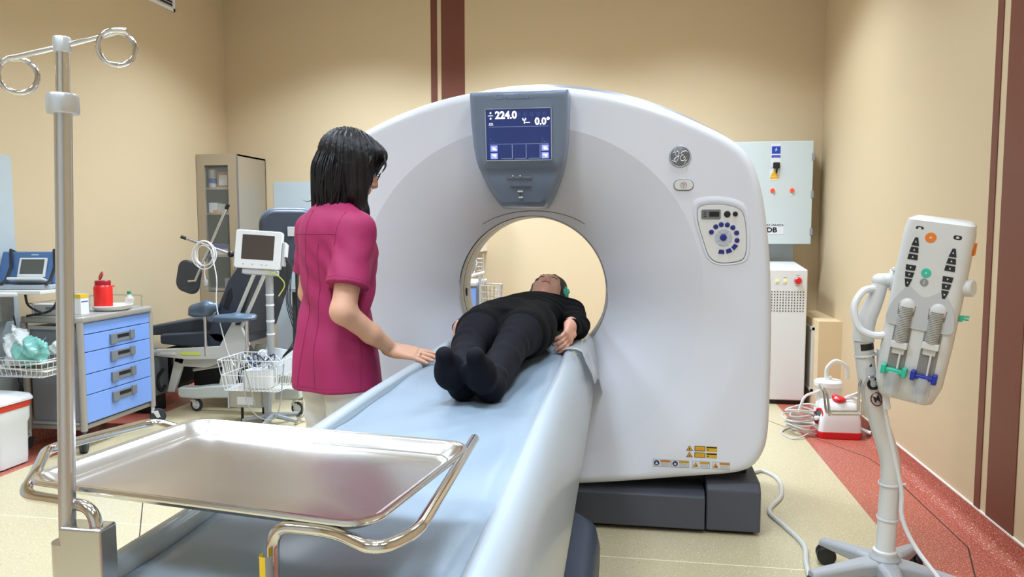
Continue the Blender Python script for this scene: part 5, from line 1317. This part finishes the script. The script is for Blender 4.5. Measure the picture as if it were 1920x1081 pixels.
l = MB(); l.cyl((-1.10, 5.5, .93), (-1.10, 5.5, 1.17), .006, n=8); l.tube([(-1.18, 5.52, 1.02), (-1.15, 5.5, 1.10), (-1.17, 5.5, 1.19)], .010, 8); l.build('upright', M_steel, rc_)
for (x, y) in ((-1.56, 5.6), (-1.28, 5.6), (-1.56, 5.9), (-1.28, 5.9)): caster(rc_, x, y, .4, .045, 0, stem=.125)
wk = thing('wire_basket', 'chrome wire basket on the blue trolley seen through the scanner ring', 'basket', (-1.10, 5.55, .72))
wire_basket(wk, -1.10, -1.00, 5.50, 5.68, .74, .93, 4, 5, 4, .003, M_steel, .014)
wk2 = thing('wire_holder', 'small wire glove holder above the trolley rail in the ring', 'holder', (-1.23, 5.55, 1.0))
wire_basket(wk2, -1.155, -1.115, 5.53, 5.58, 1.04, 1.13, 2, 2, 3, .0025, M_steel, .006)
# ============================================================ RIGHT SIDE EQUIPMENT
# electrical distribution cabinet on the back wall
db = thing('electrical_cabinet', 'pale grey wall-mounted electrical cabinet with two red lights and PDB label', 'electrical cabinet', (1.13, 6.45, 1.23))
M_ec = mat('enamel_grey', 'C3CDCD', .4)
MB().box(.78, 1.425, 6.37, 6.56, 1.232, 2.058).build('body', M_ec, db, bevel=.004)
MB().box(.78, 1.428, 6.345, 6.37, 1.232, 2.058).build('door', M_ec, db, bevel=.006)
for z in (1.93, 1.63, 1.33): MB().box(1.415, 1.437, 6.338, 6.352, z-.028, z+.03).build('hinge', M_mgrey, db, bevel=.003)
def DM(x, z): return T(x, 6.3445, z) @ FACE
st = MB().box(-.037, .037, -.125, .06, 0, .001, DM(1.137, 1.98)).build('warning_sticker', M_stk, db)
st2 = MB().box(-.034, .034, -.012, .048, .001, .0015, DM(1.139, 1.97)).build('sticker_face', mat('elec_blue', '2040A8', .4), st)
MB().box(-.034, .034, -.012, .010, .001, .0015, DM(1.139, 1.937)).build('text_band', mat('elec_blue', '2040A8', .4), st)
MB().prism([(.006, .030), (-.010, .006), (-.001, .007), (-.008, -.010), (.010, .012), (.001, .012)][::-1], .0016, .002, DM(1.139, 1.982)).build('lightning_bolt', M_stk, st)
l = MB(); l.tube([tuple((DM(1.137, 2.028) @ T(-.024+.004*cos(a), .004*sin(a), .0015)).translation) for a in np.linspace(0, 2*pi, 12, endpoint=False)], .001, 5, True)
l.box(-.028, .028, -.002, -.0008, .0016, .002, DM(1.139, 1.934)); l.box(-.02, .02, -.006, -.0048, .0016, .002, DM(1.139, 1.934)); l.build('sticker_print', M_stk, st)
tl_ = MB().box(-.036, .036, -.045, .045, 0, .001, DM(1.130, 1.79)).build('warning_sticker', M_stk, db)
MB().prism([(-.030, -.02), (.030, -.02), (0, .034)], .001, .0015, DM(1.130, 1.80)).build('yellow_triangle', M_yel, tl_); MB().box(-.033, .033, -.045, -.024, .001, .0015, DM(1.130, 1.80)).build('yellow_band', M_yel, tl_)
kh = MB().box(-.026, .026, -.024, .024, 0, .018, DM(1.143, 1.865)).build('lock', M_black, db, bevel=.006)
l = MB(); l.prism([(-.010, .02), (.008, .022), (.012, -.035), (-.004, -.035)], .018, .032, DM(1.140, 1.855)); l.prism([(-.004, -.01), (.010, -.01), (.010, -.06), (-.004, -.06)], .010, .020, DM(1.140, 1.86)); l.build('lock_lever', M_black, kh, bevel=.002)
M_redl = mat('red_lamp', 'FF3010', .3, emit=2.2)
for x in (1.118, 1.268):
    a = MB().lathe([(.019, 0), (.019, .006), (.015, .008)], DM(x, 1.665), 20).build('lamp_ring', mat('lamp_ring', 'C98A84', .4), db)
    MB().lathe([(.0145, .004), (.0145, .012), (.010, .017), (.001, .018)], DM(x, 1.665), 20).build('red_light', M_redl, a)
    MB().box(-.012, .012, -.006, .006, 0, .001, DM(x, 1.63)).build('small_tag', M_stk, db)
pl = MB().box(-.135, .085, -.060, .032, 0, .0012, DM(1.130, 1.372)).build('name_plate', M_stk, db)
text('lettering', 'ROZDZIELNICA ZASILAJĄCA', .0245, DM(1.212, 1.386) @ T(0, 0, .0014), M_black, pl, align='RIGHT', bold=.0006, sx=.72)
text('lettering', 'PDB', .055, DM(1.105, 1.345) @ T(0, 0, .0014), M_black, pl, bold=.0022, sx=1.15)
# UPS cabinet
up = thing('power_supply_cabinet', 'white floor-standing power supply cabinet with vent holes and red stop button', 'power cabinet', (1.02, 6.12, 0))
ux0, ux1, uy0, uy1, uz = .72, 1.325, 5.95, 6.45, 1.06
MB().rings([[(ux0, uy0, .035), (ux1, uy0, .035), (ux1, uy1, .035), (ux0, uy1, .035)], [(ux0, uy0, 1.045), (ux1, uy0, 1.045), (ux1, uy1, 1.09), (ux0, uy1, 1.09)]]).build('case', mat('ups_white', 'DCDCDB', .4), up, bevel=.010)
MB().box(ux0+.02, ux1-.02, uy0+.03, uy1, 0, .035).build('plinth', M_black, up)
l = MB()
for i in range(15):
    for j in range(8):
        if len(l.v) < 99999: l.box(-.0045, .0045, -.0045, .0045, 0, .001, T(1.012+.021*i-.01, uy0-.0006, .865-.021*j+.01) @ FACE)
l.build('vent_holes', mat('vent_dark', '55565A', .7), up)
a = MB().lathe([(.030, 0), (.030, .004), (.001, .004)], T(1.252, uy0, .962) @ FACE, 24).build('button_collar', M_grey, up)
MB().lathe([(.016, .003), (.020, .014), (.026, .016), (.026, .024), (.020, .030), (.001, .031)], T(1.252, uy0, .962) @ FACE, 24).build('stop_button', mat('stop_red', 'D8141C', .3, coat=.3), a)
M_grn = mat('lamp_green', 'C8E860', .3, emit=.9)
for x in (1.16, 1.102): MB().box(-.010, .010, -.008, .008, 0, .003, T(x, uy0, .960) @ FACE).build('indicator_lamp', M_grn, up)
l = MB()
for x, z in ((1.16, .935), (1.102, .935), (1.16, .985), (1.252, 1.002), (1.252, .922)): l.box(-.014, .014, -.002, .002, 0, .0006, T(x, uy0-.0002, z) @ FACE)
l.build('print', M_mgrey, up)
# suction pump on floor
su = thing('suction_pump', 'small white and red portable suction pump on the floor by the right wall', 'suction pump', (1.33, 5.10, 0))
def sr(w, d, z, dx=0, dy=0): return [(1.345+dx+x, 5.13+dy+y, z) for x, y in rrect(w, d, .035, 5)]
M_sred = mat('pump_red', 'D0101C', .3, coat=.3)
MB().rings([sr(.27, .26, 0), sr(.275, .265, .03), sr(.27, .26, .045)]).build('red_base', M_sred, su, smooth=30, bevel=.003)
MB().rings([sr(.268, .258, .045), sr(.255, .25, .12, .002), sr(.225, .22, .20, .005), sr(.21, .20, .225, .008), sr(.17, .17, .235, .008)]).build('housing', M_white, su, smooth=40)
S = SDF((1.28, 5.0, .20), (1.42, 5.14, .29), .004); S.ell((1.345, 5.06, .248), (.042, .038, .022), None, 0); S.cap((1.34, 5.06, .25), (1.315, 5.07, .268), .018, .014, .02); S.build('red_knob', M_sred, su)
MB().lathe([(.042, 0), (.042, .006), (.034, .010), (.034, .002), (.001, .002)], T(1.222, 5.055, .135) @ rotz(R_(-58)) @ rotx(R_(-8)) @ FACE @ Matrix.Diagonal((1, 1.35, 1, 1)), 24).build('dial_ring', M_sred, su)
MB().lathe([(.031, 0), (.031, .007), (.001, .007)], T(1.222, 5.055, .135) @ rotz(R_(-58)) @ rotx(R_(-8)) @ FACE @ Matrix.Diagonal((.9, 1.25, 1, 1)), 24).build('dial', mat('dial_dark', '5A5C60', .4), su)
MB().lathe([(.015, .008), (.015, .03), (.008, .035)], T(1.222, 5.055, .125) @ rotz(R_(-58)) @ FACE, 16).build('nozzle', M_white, su)
jar = MB().lathe([(.075, 0), (.085, .02), (.085, .10), (.083, .11)], T(1.315, 5.22, .20), 28).build('collection_jar', glassy('jar_clear', 'DEE2E4', .4, .1), su)
MB().lathe([(.088, .105), (.09, .11), (.09, .135), (.080, .145), (.02, .15), (.02, .17), (.001, .17)], T(1.315, 5.22, .20), 28).build('jar_lid', M_white, jar)
l = MB(); l.tube([(1.30, 5.22, .36), (1.30, 5.20, .43), (1.35, 5.19, .48), (1.42, 5.2, .44), (1.43, 5.2, .36)], .013, 8, smooth=6); l.tube([(1.29, 5.2, .30), (1.22, 5.16, .27), (1.14, 5.10, .25), (1.10, 5.1, .14)], .009, 8, smooth=6); l.build('hose', mat('hose_white', 'DDDDDA', .35), su)
l = MB(); g_ = np.random.default_rng(4)
for k in range(7):
    c = (1.10+.05*g_.random(), 5.10+.04*g_.random(), .035+.022*k); rr = .085+.03*g_.random(); t0 = g_.uniform(-.3, .3)
    l.tube([(c[0]+rr*cos(t), c[1]+rr*.8*sin(t), max(.006, c[2]+t0*.15*rr*cos(t)*3+.01*sin(2*t+k))) for t in np.linspace(0, 2*pi, 26, endpoint=False)], .006, 7, True)
l.tube([(1.18, 5.05, .03), (1.05, 4.95, .006), (1.0, 5.1, .006), (1.1, 5.25, .01), (1.2, 5.2, .03)], .005, 6, smooth=6)
o = l.build('tube_coil', mat('tube_grey', 'C2C2BE', .35), None); tag(setorigin(o, (1.10, 5.10, 0)), 'tangled coil of pale tubing on the floor left of the suction pump', 'tubing')
l = MB()
for k in range(9):
    a = R_(-10+k*9); l.tube([(1.37, 5.08, .25), (1.42, 5.06-.0*k, .27+.01*sin(k)), (1.47+.02*cos(k), 5.05+.05*sin(a*3), .25+.065*sin(a))], .008, 6, smooth=4)
o = l.build('glove_bundle', mat('bundle_white', 'DADBDC', .4), None); tag(setorigin(o, (1.42, 5.06, .25)), 'bundle of white tubing lying on top of the suction pump', 'tubing')
l = MB(); l.tube([(1.48, 5.08, .06), (1.50, 5.04, .055), (1.53, 5.0, .05)], .012, 8); l.build('power_lead', M_white, su)

# contrast injector on five-star stand
ij = thing('contrast_injector', 'white double-syringe contrast injector on a curved pole with grey star base', 'injector', (.94, 2.86, 0))
M_ij = mat('injector_white', 'DAD9D6', .36, coat=.15); M_ijg = mat('injector_base', 'A3A4A6', .42); M_ijp = mat('injector_grey', 'C3C3C4', .4)
hubc = Vector((.945, 2.88, .085))
# base: five legs
for i, a in enumerate((124, 52, -20, -92, -164)):
    d = Vector((cos(R_(a)), sin(R_(a)), 0)); s_ = d.cross(Vector((0, 0, 1)))
    L_ = .29
    rings_ = []
    for t, w_, zt_, zb_ in ((.0, .045, .135, .075), (.35, .034, .128, .078), (.8, .026, .108, .072), (1.0, .024, .098, .070)):
        c = Vector((hubc.x, hubc.y, 0))+d*L_*t
        rings_.append([tuple(c+s_*w_+Vector((0, 0, zb_))), tuple(c+s_*w_+Vector((0, 0, zt_-.012))), tuple(c+s_*w_*.6+Vector((0, 0, zt_))), tuple(c-s_*w_*.6+Vector((0, 0, zt_))), tuple(c-s_*w_+Vector((0, 0, zt_-.012))), tuple(c-s_*w_+Vector((0, 0, zb_)))])
    lg = MB().rings(rings_).build('leg', M_ijg, ij, bevel=.006)
    c = Vector((hubc.x, hubc.y, 0))+d*(L_-.02)
    w_ = MB()
    for q in (-.017, .017): w_.lathe([(.012, -.013), (.034, -.013), (.037, -.008), (.037, .008), (.034, .013), (.012, .013)], T(c.x, c.y, .037) @ rotz(R_(a+50)) @ T(0, q, 0) @ rotx(pi/2), 24)
    w_.build('caster', M_black, lg, smooth=40)
l = MB(); l.lathe([(.055, .075), (.055, .135), (.040, .150)], T(hubc.x, hubc.y, 0), 28); l.build('hub', M_ijg, ij)
l = MB(); l.lathe([(.040, .145), (.042, .15), (.042, .162), (.036, .166)], T(hubc.x, hubc.y, 0), 28); l.build('collar', M_ij, ij)
pole_pts = [(.945, 2.88, .16), (.950, 2.88, .33), (.944, 2.86, .50), (.900, 2.85, .64), (.845, 2.82, .80), (.818, 2.80, .96)]
l = MB(); l.tube(pole_pts, [.034, .034, .034, .033, .032, .032], 20, smooth=6); l.build('pole', M_ij, ij)
l = MB(); l.tube([(.818, 2.80, .955), (.822, 2.80, 1.02), (.848, 2.79, 1.10), (.862, 2.785, 1.16)], [.036, .034, .028, .026], 18, smooth=4); l.sphere((.864, 2.785, 1.172), (.030, .03, .026), 14); l.build('swivel_arm', M_ij, ij, smooth=50)
l = MB(); l.cyl((.857, 2.785, 1.172), (.92, 2.775, 1.176), .024, n=20); l.lathe([(.036, 0), (.038, .004), (.038, .026), (.034, .030)], T(.890, 2.779, 1.175) @ rotz(R_(-11)) @ roty(pi/2), 24); l.build('swivel_joint', M_ij, ij)
# writing on the pole
def polem(z, off=.0): 
    p = np.array(pole_pts); x = np.interp(z, p[:, 2], p[:, 0]); y = np.interp(z, p[:, 2], p[:, 1]); dx = (np.interp(z+.02, p[:, 2], p[:, 0])-np.interp(z-.02, p[:, 2], p[:, 0]))/.04
    return T(float(x), float(y), z) @ roty(float(np.arctan(dx)))
def curved_label(z0, z1, a0, a1, r, m, nm, z_only=None):
    rows = []
    for z in np.linspace(z0, z1, 5):
        M_ = polem(z); rows.append([tuple(M_ @ Vector((r*sin(R_(a)), -r*cos(R_(a)), 0))) for a in np.linspace(a0, a1, 9)])
    return MB().rings(rows, False, False, False).build(nm, m, ij)
curved_label(.925, .948, -35, 55, .0335, M_black, 'black_label')
curved_label(.79, .865, -22, 42, .0343, mat('label_pale', 'C9CBCC', .5), 'pole_label')
M_t = polem(.845) @ rotz(R_(10)) @ T(0, -.0352, 0) @ FACE
text('lettering', 'T', .052, M_t @ T(0, .038, 0), M_black, ij, bold=.002)
text('lettering', 'C', .058, polem(.80) @ rotz(R_(10)) @ T(0, -.0354, 0) @ FACE @ rotz(0), M_black, ij, bold=.0026)
gN = polem(.745) @ rotz(R_(10)) @ T(0, -.0350, 0) @ FACE
l = MB(); l.tube([tuple((gN @ T(.019*cos(a), .024*sin(a), -.0035*abs(cos(a))**2)).translation) for a in np.linspace(0, 2*pi, 28, endpoint=False)], .0022, 6, True); l.tube([tuple((gN @ T(-.013, .016, -.002)).translation), tuple((gN @ T(.013, -.016, -.002)).translation)], .0018, 6)
l.build('prohibition_ring', mat('ring_darkred', '7A1426', .5), ij); text('lettering', 'M', .028, gN, M_black, ij, bold=.0012)
# cable ties and cable
for z in (.905, .42, .285):
    l = MB(); l.lathe([(.0355, -.004), (.0375, -.004), (.0375, .004), (.0355, .004)], polem(z) if z > .2 else T(.95, 2.88, z), 24, False, False); l.cyl(tuple(polem(z) @ Vector((.036, -.010, 0))), tuple(polem(z) @ Vector((.052, -.012, 0))), .005, n=8); l.build('cable_tie', M_white, ij)
l = MB(); l.tube([(.850, 2.78, 1.145), (.80, 2.76, 1.135), (.770, 2.75, 1.08), (.785, 2.74, 1.01), (.835, 2.73, .985), (.89, 2.73, .995), (.95, 2.74, 1.01)], .0125, 10, smooth=6); l.build('cable_loop', M_white, ij)
l = MB(); l.tube([(.868, 2.79, .93), (.878, 2.80, .82), (.905, 2.815, .70), (.955, 2.83, .50), (.980, 2.84, .40), (.988, 2.845, .30), (1.03, 2.82, .20), (1.10, 2.74, .10), (1.13, 2.66, .02), (1.15, 2.3, .008), (1.2, 1.8, .008)], .008, 8, smooth=6); l.build('cable', M_white, ij)
l = MB(); l.box(-.012, .012, -.008, .008, -.045, .045, T(.895, 2.782, .76) @ roty(R_(-6))); l.build('cable_clip', M_white, ij, bevel=.005)
# wire bottle holder
l = MB()
for dy in (0, .05): l.tube(fillet([(.826, 2.80-dy, .835), (.810, 2.80-dy, .80), (.810, 2.80-dy, .70), (.700, 2.80-dy, .695), (.690, 2.80-dy, .77), (.675, 2.80-dy, .79)], .012), .0045, 8)
l.tube([(.675, 2.80, .79), (.672, 2.775, .80), (.675, 2.75, .79)], .0045, 8); l.tube([(.700, 2.80, .695), (.700, 2.75, .695)], .0045, 8); l.tube([(.826, 2.80, .835), (.850, 2.80, .832)], .0045, 8); l.tube([(.826, 2.75, .835), (.850, 2.78, .832)], .0045, 8); l.build('bottle_holder', M_steel, ij)
# head
U0 = Vector((.961, 2.70, .79)); U1 = Vector((1.005, 2.70, 1.40))
hz = (U1-U0).normalized(); hang = math.atan2(hz.x, hz.z)
HMx = T(.976, 2.70, 1.078) @ rotz(R_(-26)) @ roty(hang+R_(4.5)) @ rotx(R_(4)) @ Matrix.Diagonal((.95, .95, .955, 1))
def hr_(w_, d0, d1, z, r=.03): return [tuple(HMx @ Vector((x, y, z))) for x, y in rrect(w_, d1-d0, r, 5, 0, (d0+d1)/2)]
zt_ = .325
head_ = MB().rings([hr_(.150, -.02, .05, -.335, .02), hr_(.178, -.032, .06, -.325, .025), hr_(.214, -.045, .07, -.27), hr_(.222, -.05, .075, -.12), hr_(.222, -.055, .08, .05), hr_(.218, -.055, .085, .20), hr_(.214, -.055, .085, .28), hr_(.204, -.052, .082, .315, .028), hr_(.17, -.035, .08, .325, .02)]).build('injector_head', M_ij, ij, smooth=50)
FM = HMx @ FACE      # local: x right, y up; z towards camera (front at +.05)
def FF(x, y, z=.0555): return FM @ T(x, y, z)
l = MB(); 
P = [(-.104, -.05), (-.102, .00), (-.085, .045), (-.055, .085), (-.035, .075), (0, .055), (.035, .075), (.055, .085), (.085, .045), (.102, .00), (.104, -.05), (.06, -.06), (-.06, -.06)]
P = [tuple(v)[:2] for v in cat([Vector((*p, 0)) for p in P], 4, True)]
# greyer face plate: shading around the domes put into its colour
l.rings([[tuple(FM @ Vector((x, y, .048))) for x, y in P], [tuple(FM @ Vector((x, y, .0570-(y < -.1)*(-.1-y)*.06))) for x, y in P]]); l.build('face_plate', M_ijp, ij)
for s_ in (-1, 1):
    cx_ = s_*.048+.002
    # channel, piston with bellows, syringe
    b = MB(); b.box(-.028, .028, -.235, .0, -.004, .004, FM @ T(cx_, .02, .0545) @ rotx(R_(2.2))); ch = b.build('syringe_channel', mat('channel_dark', '8C8882', .5), ij, bevel=.002)
    b = MB(); prof = []
    top = 0; 
    for k in range(22): prof += [(.0235, -.006*k-.002), (.0195, -.006*k-.005)]
    n_b = 22 if s_ < 0 else 19; prof = prof[:2*n_b]
    b.lathe(prof[::-1], FM @ T(cx_, .015, .050) @ rotx(-pi/2+0) @ T(0, 0, 0) @ rotx(pi/2) @ rotx(-pi/2) @ Matrix.Identity(4), 20); 
    b = MB(); b.lathe([(r, y) for r, y in prof[::-1]], FM @ T(cx_, .015, .054) @ rotx(-pi/2), 20)
    b.build('bellows', mat('bellows_grey', 'B4B0A8', .4), ch)
    b = MB(); b.M = FM @ T(cx_, .012, .050); b.sphere((0, 0, 0), (.029, .034, .017), 20); b.build('piston_dome', M_ij, ch)
    yp = .015-.006*n_b
    b = MB(); b.box(-.027, .027, yp-.022, yp+.002, .045, .072, FM @ T(cx_, 0, 0)); b.box(-.020, .020, yp-.045, yp-.022, .045, .060, FM @ T(cx_, 0, 0)); b.build('piston_clamp', M_ij, ch, bevel=.003)
    b = MB(); b.cyl((cx_, yp-.03, .058), (cx_, -.20, .058), .006, n=8); 
    b = MB(); b.cyl(tuple(FM @ Vector((cx_+.008, yp-.04, .060))), tuple(FM @ Vector((cx_+.008, -.215, .058))), .0035, n=8); b.build('plunger_rod', M_ij, ch)
    b = MB(); b.lathe([(.026, 0), (.026, .070), (.020, .085), (.006, .092), (.006, .098)], FM @ T(cx_, -.225, .050) @ rotx(pi/2), 24, False, False); b.build('syringe', glassy('syringe_clear', 'E4E8EA', .45, .1), ch)
    b = MB(); b.prism([(-.020, -.06), (-.018, -.03), (0, -.048), (.018, -.03), (.020, -.06)], 0, .004, FM @ T(cx_, -.225, .060)); b.build('indicator', M_mgrey, ch)
    col_ = mat('clamp_teal', '2FBF9B', .35) if s_ < 0 else mat('clamp_blue', '1E2E9E', .35)
    b = MB(); b.box(-.042, -.026, -.018, .018, .050, .078, FM @ T(cx_, -.222, 0)); b.box(.026, .042, -.018, .018, .050, .078, FM @ T(cx_, -.222, 0)); b.box(-.03, .03, -.010, .006, .050, .072, FM @ T(cx_, -.222, 0)); b.build('syringe_clamp', col_, ch, bevel=.004)
# buttons
def btn(nm, P, x, y, m, h=.003, sym=None, rot=0):
    z = .0548-.006*max(0, (y-.25)/.07)
    o = MB().prism(P, 0, h, FM @ T(x, y, z) @ rotz(rot)).build(nm, m, ij, bevel=.001)
    if sym: MB().prism(sym, h, h+.0004, FM @ T(x, y, z) @ rotz(rot)).build('button_symbol', M_stk, o)
    return o
circ = lambda r, n=24: [(r*cos(2*pi*k/n), r*sin(2*pi*k/n)) for k in range(n)]
M_bk = mat('button_black', '202226', .4)
btn('start_button', circ(.0175), -.018, .262, mat('button_orange', 'F08028', .35), sym=circ(.004, 6)); btn('prime_button', circ(.0155), -.010, .140, mat('button_teal', '3CC0A0', .35), sym=circ(.003, 6)); btn('lock_button', circ(.013), -.010, .107, M_mgrey, sym=[(-.001, -.007), (.001, -.007), (.001, .007), (-.001, .007)])
for s_ in (-1, 1):
    xc = -.060 if s_ < 0 else .058
    btn('select_button', rrect(.026, .015, .007, 4), xc+.003, .288 if s_ < 0 else .274, M_bk, sym=rrect(.009, .007, .001, 2))
    y0 = .242 if s_ < 0 else .222
    for k, (hw0, hw1, dy) in enumerate(((.012, .0045, 0), (.0145, .0115, -.029), (.016, .0145, -.054), (.0145, .016, -.092), (.0115, .0145, -.117), (.0045, .012, -.146))):
        hh = .0145 if k in (0, 5) else .0095
        btn('rate_button', [(-hw0, -hh), (hw0, -hh), (hw1, hh), (-hw1, hh)], xc, y0+dy, M_bk, sym=[(-.003, -.003), (.003, -.003), (0, .004)] if k < 3 else [(-.003, .003), (0, -.004), (.003, .003)])
# side knobs
l = MB(); l.lathe([(.030, 0), (.030, .022), (.026, .026), (.001, .026)], HMx @ T(.112, -.01, .105) @ roty(R_(80)) @ rotx(R_(18)), 24); l.build('side_knob', M_ij, ij)
l = MB(); l.box(-.004, .004, -.02, .02, .0, .01, HMx @ T(-.122, .01, .12)); l.build('side_bracket', M_ij, ij)
l = MB(); l.prism([(-.005, -.02), (.006, -.016), (.004, .024)], -.004, .004, HMx @ T(.113, .0, .235) @ rotz(R_(70)) @ FACE); l.build('orange_mark', mat('button_orange', 'F08028', .35), ij)
l = MB(); l.box(0, .012, -.008, .008, -.010, .010, HMx @ T(.112, 0, -.005)); l.cyl(tuple(HMx @ Vector((.118, 0, .004))), tuple(HMx @ Vector((.142, 0, .006))), .0035, n=8); l.cyl(tuple(HMx @ Vector((.118, 0, -.006))), tuple(HMx @ Vector((.142, 0, -.004))), .0035, n=8); l.build('teal_connector', mat('clamp_teal', '2FBF9B', .35), ij)
# loose cable on floor from the scanner
l = MB(); l.tube([(.50, 3.95, .05), (.62, 4.12, .02), (.73, 4.24, .008), (.795, 4.10, .008), (.76, 3.85, .008), (.665, 3.63, .008), (.70, 3.45, .008), (.74, 3.25, .008), (.71, 3.06, .008), (.68, 2.8, .008)], .011, 10, smooth=8)
o = l.build('floor_cable', mat('cable_white', 'C9C9C4', .4), None); tag(setorigin(o, (.66, 3.63, 0)), 'white cable snaking over the floor right of the scanner base', 'cable')

# ============================================================ FOREGROUND TRAY, STAND, IV POLE
tm = T(-.551, 1.042, 1.0) @ rotz(R_(-8.3))
M_tray = steel('tray_steel', 'DAD8D6', .23, (3, 25, 1), .02); M_rim = mat('tray_rim_steel', 'DEDEDE', .19, metal=1)
try_ = thing('instrument_tray', 'empty rectangular stainless steel instrument tray in the foreground', 'tray', tuple(tm.translation), R_(-8.3))
def tr(w_, h_, z, r): return [tuple(tm @ Vector((x, y, z))) for x, y in rrect(w_, h_, r, 10)]
W_, H_ = .556, .362
MB().rings([tr(W_-.012, H_-.012, -.006, .041), tr(W_-.002, H_-.002, -.006, .044), tr(W_, H_, -.002, .045), tr(W_-.003, H_-.003, .001, .044), tr(W_-.012, H_-.012, .001, .046), tr(W_-.018, H_-.018, -.002, .044),
            tr(W_-.048, H_-.048, -.016, .034), tr(W_-.056, H_-.056, -.0175, .031), tr(W_-.060, H_-.060, -.0172, .030)], True, False, False).build('rim', M_rim, try_, smooth=50)
rb = [tr(W_-.060, H_-.060, -.0172, .030), tr(W_-.072, H_-.072, -.0205, .026), tr(W_-.078, H_-.078, -.021, .024), tr(W_*.4, H_*.4, -.021, .02)]
MB().rings(rb, True, False, True).build('tray_bottom', M_tray, try_, smooth=50)
MB().rings([tr(W_-.012, H_-.012, -.006, .046), tr(W_-.05, H_-.05, -.021, .034), tr(W_-.075, H_-.075, -.0245, .026)], True, False, True).build('underside', M_rim, try_, smooth=50)
ms = thing('mayo_stand', 'bent polished steel tube stand carrying the instrument tray', 'instrument stand', (-.55, .85, 0))
RD = .0082
zr = .980
l = MB(); l.tube(fillet([(-.441, .835, .60), (-.441, .853, zr), (-.36, .848, zr), (-.288, .805, zr-.002), (-.253, .850, zr+.004), (-.262, 1.228, .993)], .028, 8), RD, 14); l.sphere((-.262, 1.228, .993), RD*1.02, 10); l.build('right_rail', M_chrome, ms)
l = MB(); l.tube(fillet([(-.700, .868, .60), (-.700, .868, zr), (-.760, .885, zr), (-.838, .897, zr), (-.868, .955, zr+.008), (-.962, 1.085, .984), (-.900, 1.278, .984), (-.800, 1.262, .970), (-.74, 1.20, .968)], .03, 8), RD, 14); l.build('left_rail', M_chrome, ms)
l = MB(); l.tube([(-.262, 1.195, .988), (-.315, 1.185, .985)], .004, 8); l.build('tray_bracket', M_chrome, ms)
MB().cyl((-.441, .835, .10), (-.441, .835, .935), .0086, n=20).build('right_post', M_alu, ms)
MB().rings([[(-.441+.0089*cos(R_(a)), .835+.0089*sin(R_(a)), z) for a in np.linspace(150, 285, 12)] for z in (.885, .950)], False, False, False).build('yellow_label', mat('label_yellow', 'E8C01E', .4), ms)
MB().rings([[(-.441+.0088*cos(R_(a)), .835+.0088*sin(R_(a)), z) for a in np.linspace(285, 345, 8)] for z in (.885, .950)], False, False, False).build('white_label', M_mgrey, ms)
l = MB()
for p in ((-.441, .835), (-.700, .868)): l.tube([(p[0], p[1], .10), (p[0], p[1], .03)], .0115, 12)
l.tube([(-.441, .82, .04), (-.441, .30, .04)], .014, 12); l.tube([(-.700, .86, .04), (-.700, .36, .04)], .014, 12); l.tube([(-.441, .60, .04), (-.700, .60, .04)], .012, 12); l.build('base_frame', M_alu, ms)
MB().cyl((-.700, .868, .10), (-.700, .868, .62), .0115, n=20).build('left_post', M_alu, ms)
for p in ((-.441, .82), (-.441, .30), (-.700, .86), (-.700, .36)): caster(ms, p[0]-.01, p[1], 0, .014, 0, M_black, stem=.03)
iv = thing('iv_pole', 'tall steel IV pole with two ring hooks in the left foreground', 'iv pole', (-.742, .872, 0))
px_, py_ = -.748, .872
LEAN = .027/.66
def px_at(z): return px_+max(0, z-.93)*LEAN
MB().tube([(px_, py_, .10), (px_, py_, .93), (px_at(1.51), py_, 1.51)], .0106, 28).build('lower_tube', M_alu, iv)
MB().cyl((px_at(1.5), py_, 1.5), (px_at(1.58), py_, 1.58), .0084, n=28).build('upper_tube', M_chrome, iv)
MB().lathe([(.0180, 0), (.0192, .002), (.0192, .022), (.0178, .025), (.0085, .025)], T(px_at(1.5), py_, 1.498), 32).build('locking_collar', mat('collar_aluminium', 'D2D6DA', .35, metal=.6), iv)
MB().lathe([(.0098, 0), (.0106, .0005), (.0106, .018), (.0098, .0195), (.001, .0195)], T(px_at(1.575), py_, 1.575), 28).build('top_cap', mat('collar_aluminium', 'D2D6DA', .35, metal=.6), iv)
# cross bar ending in two ring hooks (bar runs left-near to right-far)
c = Vector((px_at(1.585), py_, 1.583)); dr_ = Vector((.80, .60, .0)).normalized()
def U_(px, py, y): # helper only for readability of the measured hook ends
    return None
bl = Vector((-.770, .850, 1.566)); br = Vector((-.660, .895, 1.604))
def hook(c0, end, side):
    d = (end-c0).normalized(); 
    rad = .0215
    cc = end+Vector((0, 0, -rad)); pts = [tuple(c0)]
    hd_ = Vector((d.x, d.y, 0)).normalized(); ofs = Vector((hd_.y, -hd_.x, 0))
    for t in np.linspace(pi/2, pi/2-2*pi*1.0, 30):
        k = (pi/2-t)/(2*pi); pts.append(tuple(cc+hd_*rad*cos(t)+Vector((0, 0, rad*sin(t)))+ofs*.010*k))
    pts.append(tuple(Vector(pts[-1])+hd_*.014)); return pts
for end, s_ in ((bl, -1), (br, 1)):
    MB().tube(hook(c, end, s_), .0034, 12).build('ring_hook', M_chrome, iv)
# clamp block between pole and stand post
MB().box(-.0, .062, -.017, .017, -.30, 0, T(px_+.002, py_-.002, .957)).build('clamp_block', M_steel, iv, bevel=.004)
MB().cyl((px_, py_-.001, .64), (px_, py_-.001, .932), .0185, n=28).build('clamp_sleeve', M_steel, iv)
l = MB()
for a in (162, 234, 18, 90, 306): l.tube([(px_, py_, .10), (px_+.24*cos(R_(a)), py_+.24*sin(R_(a)), .045)], [.018, .011], 10)
l.build('star_base', M_alu, iv)
for a in (162, 234, 18, 90, 306): caster(iv, px_+.235*cos(R_(a)), py_+.235*sin(R_(a)), R_(a), .018, 0, M_black, stem=.045)
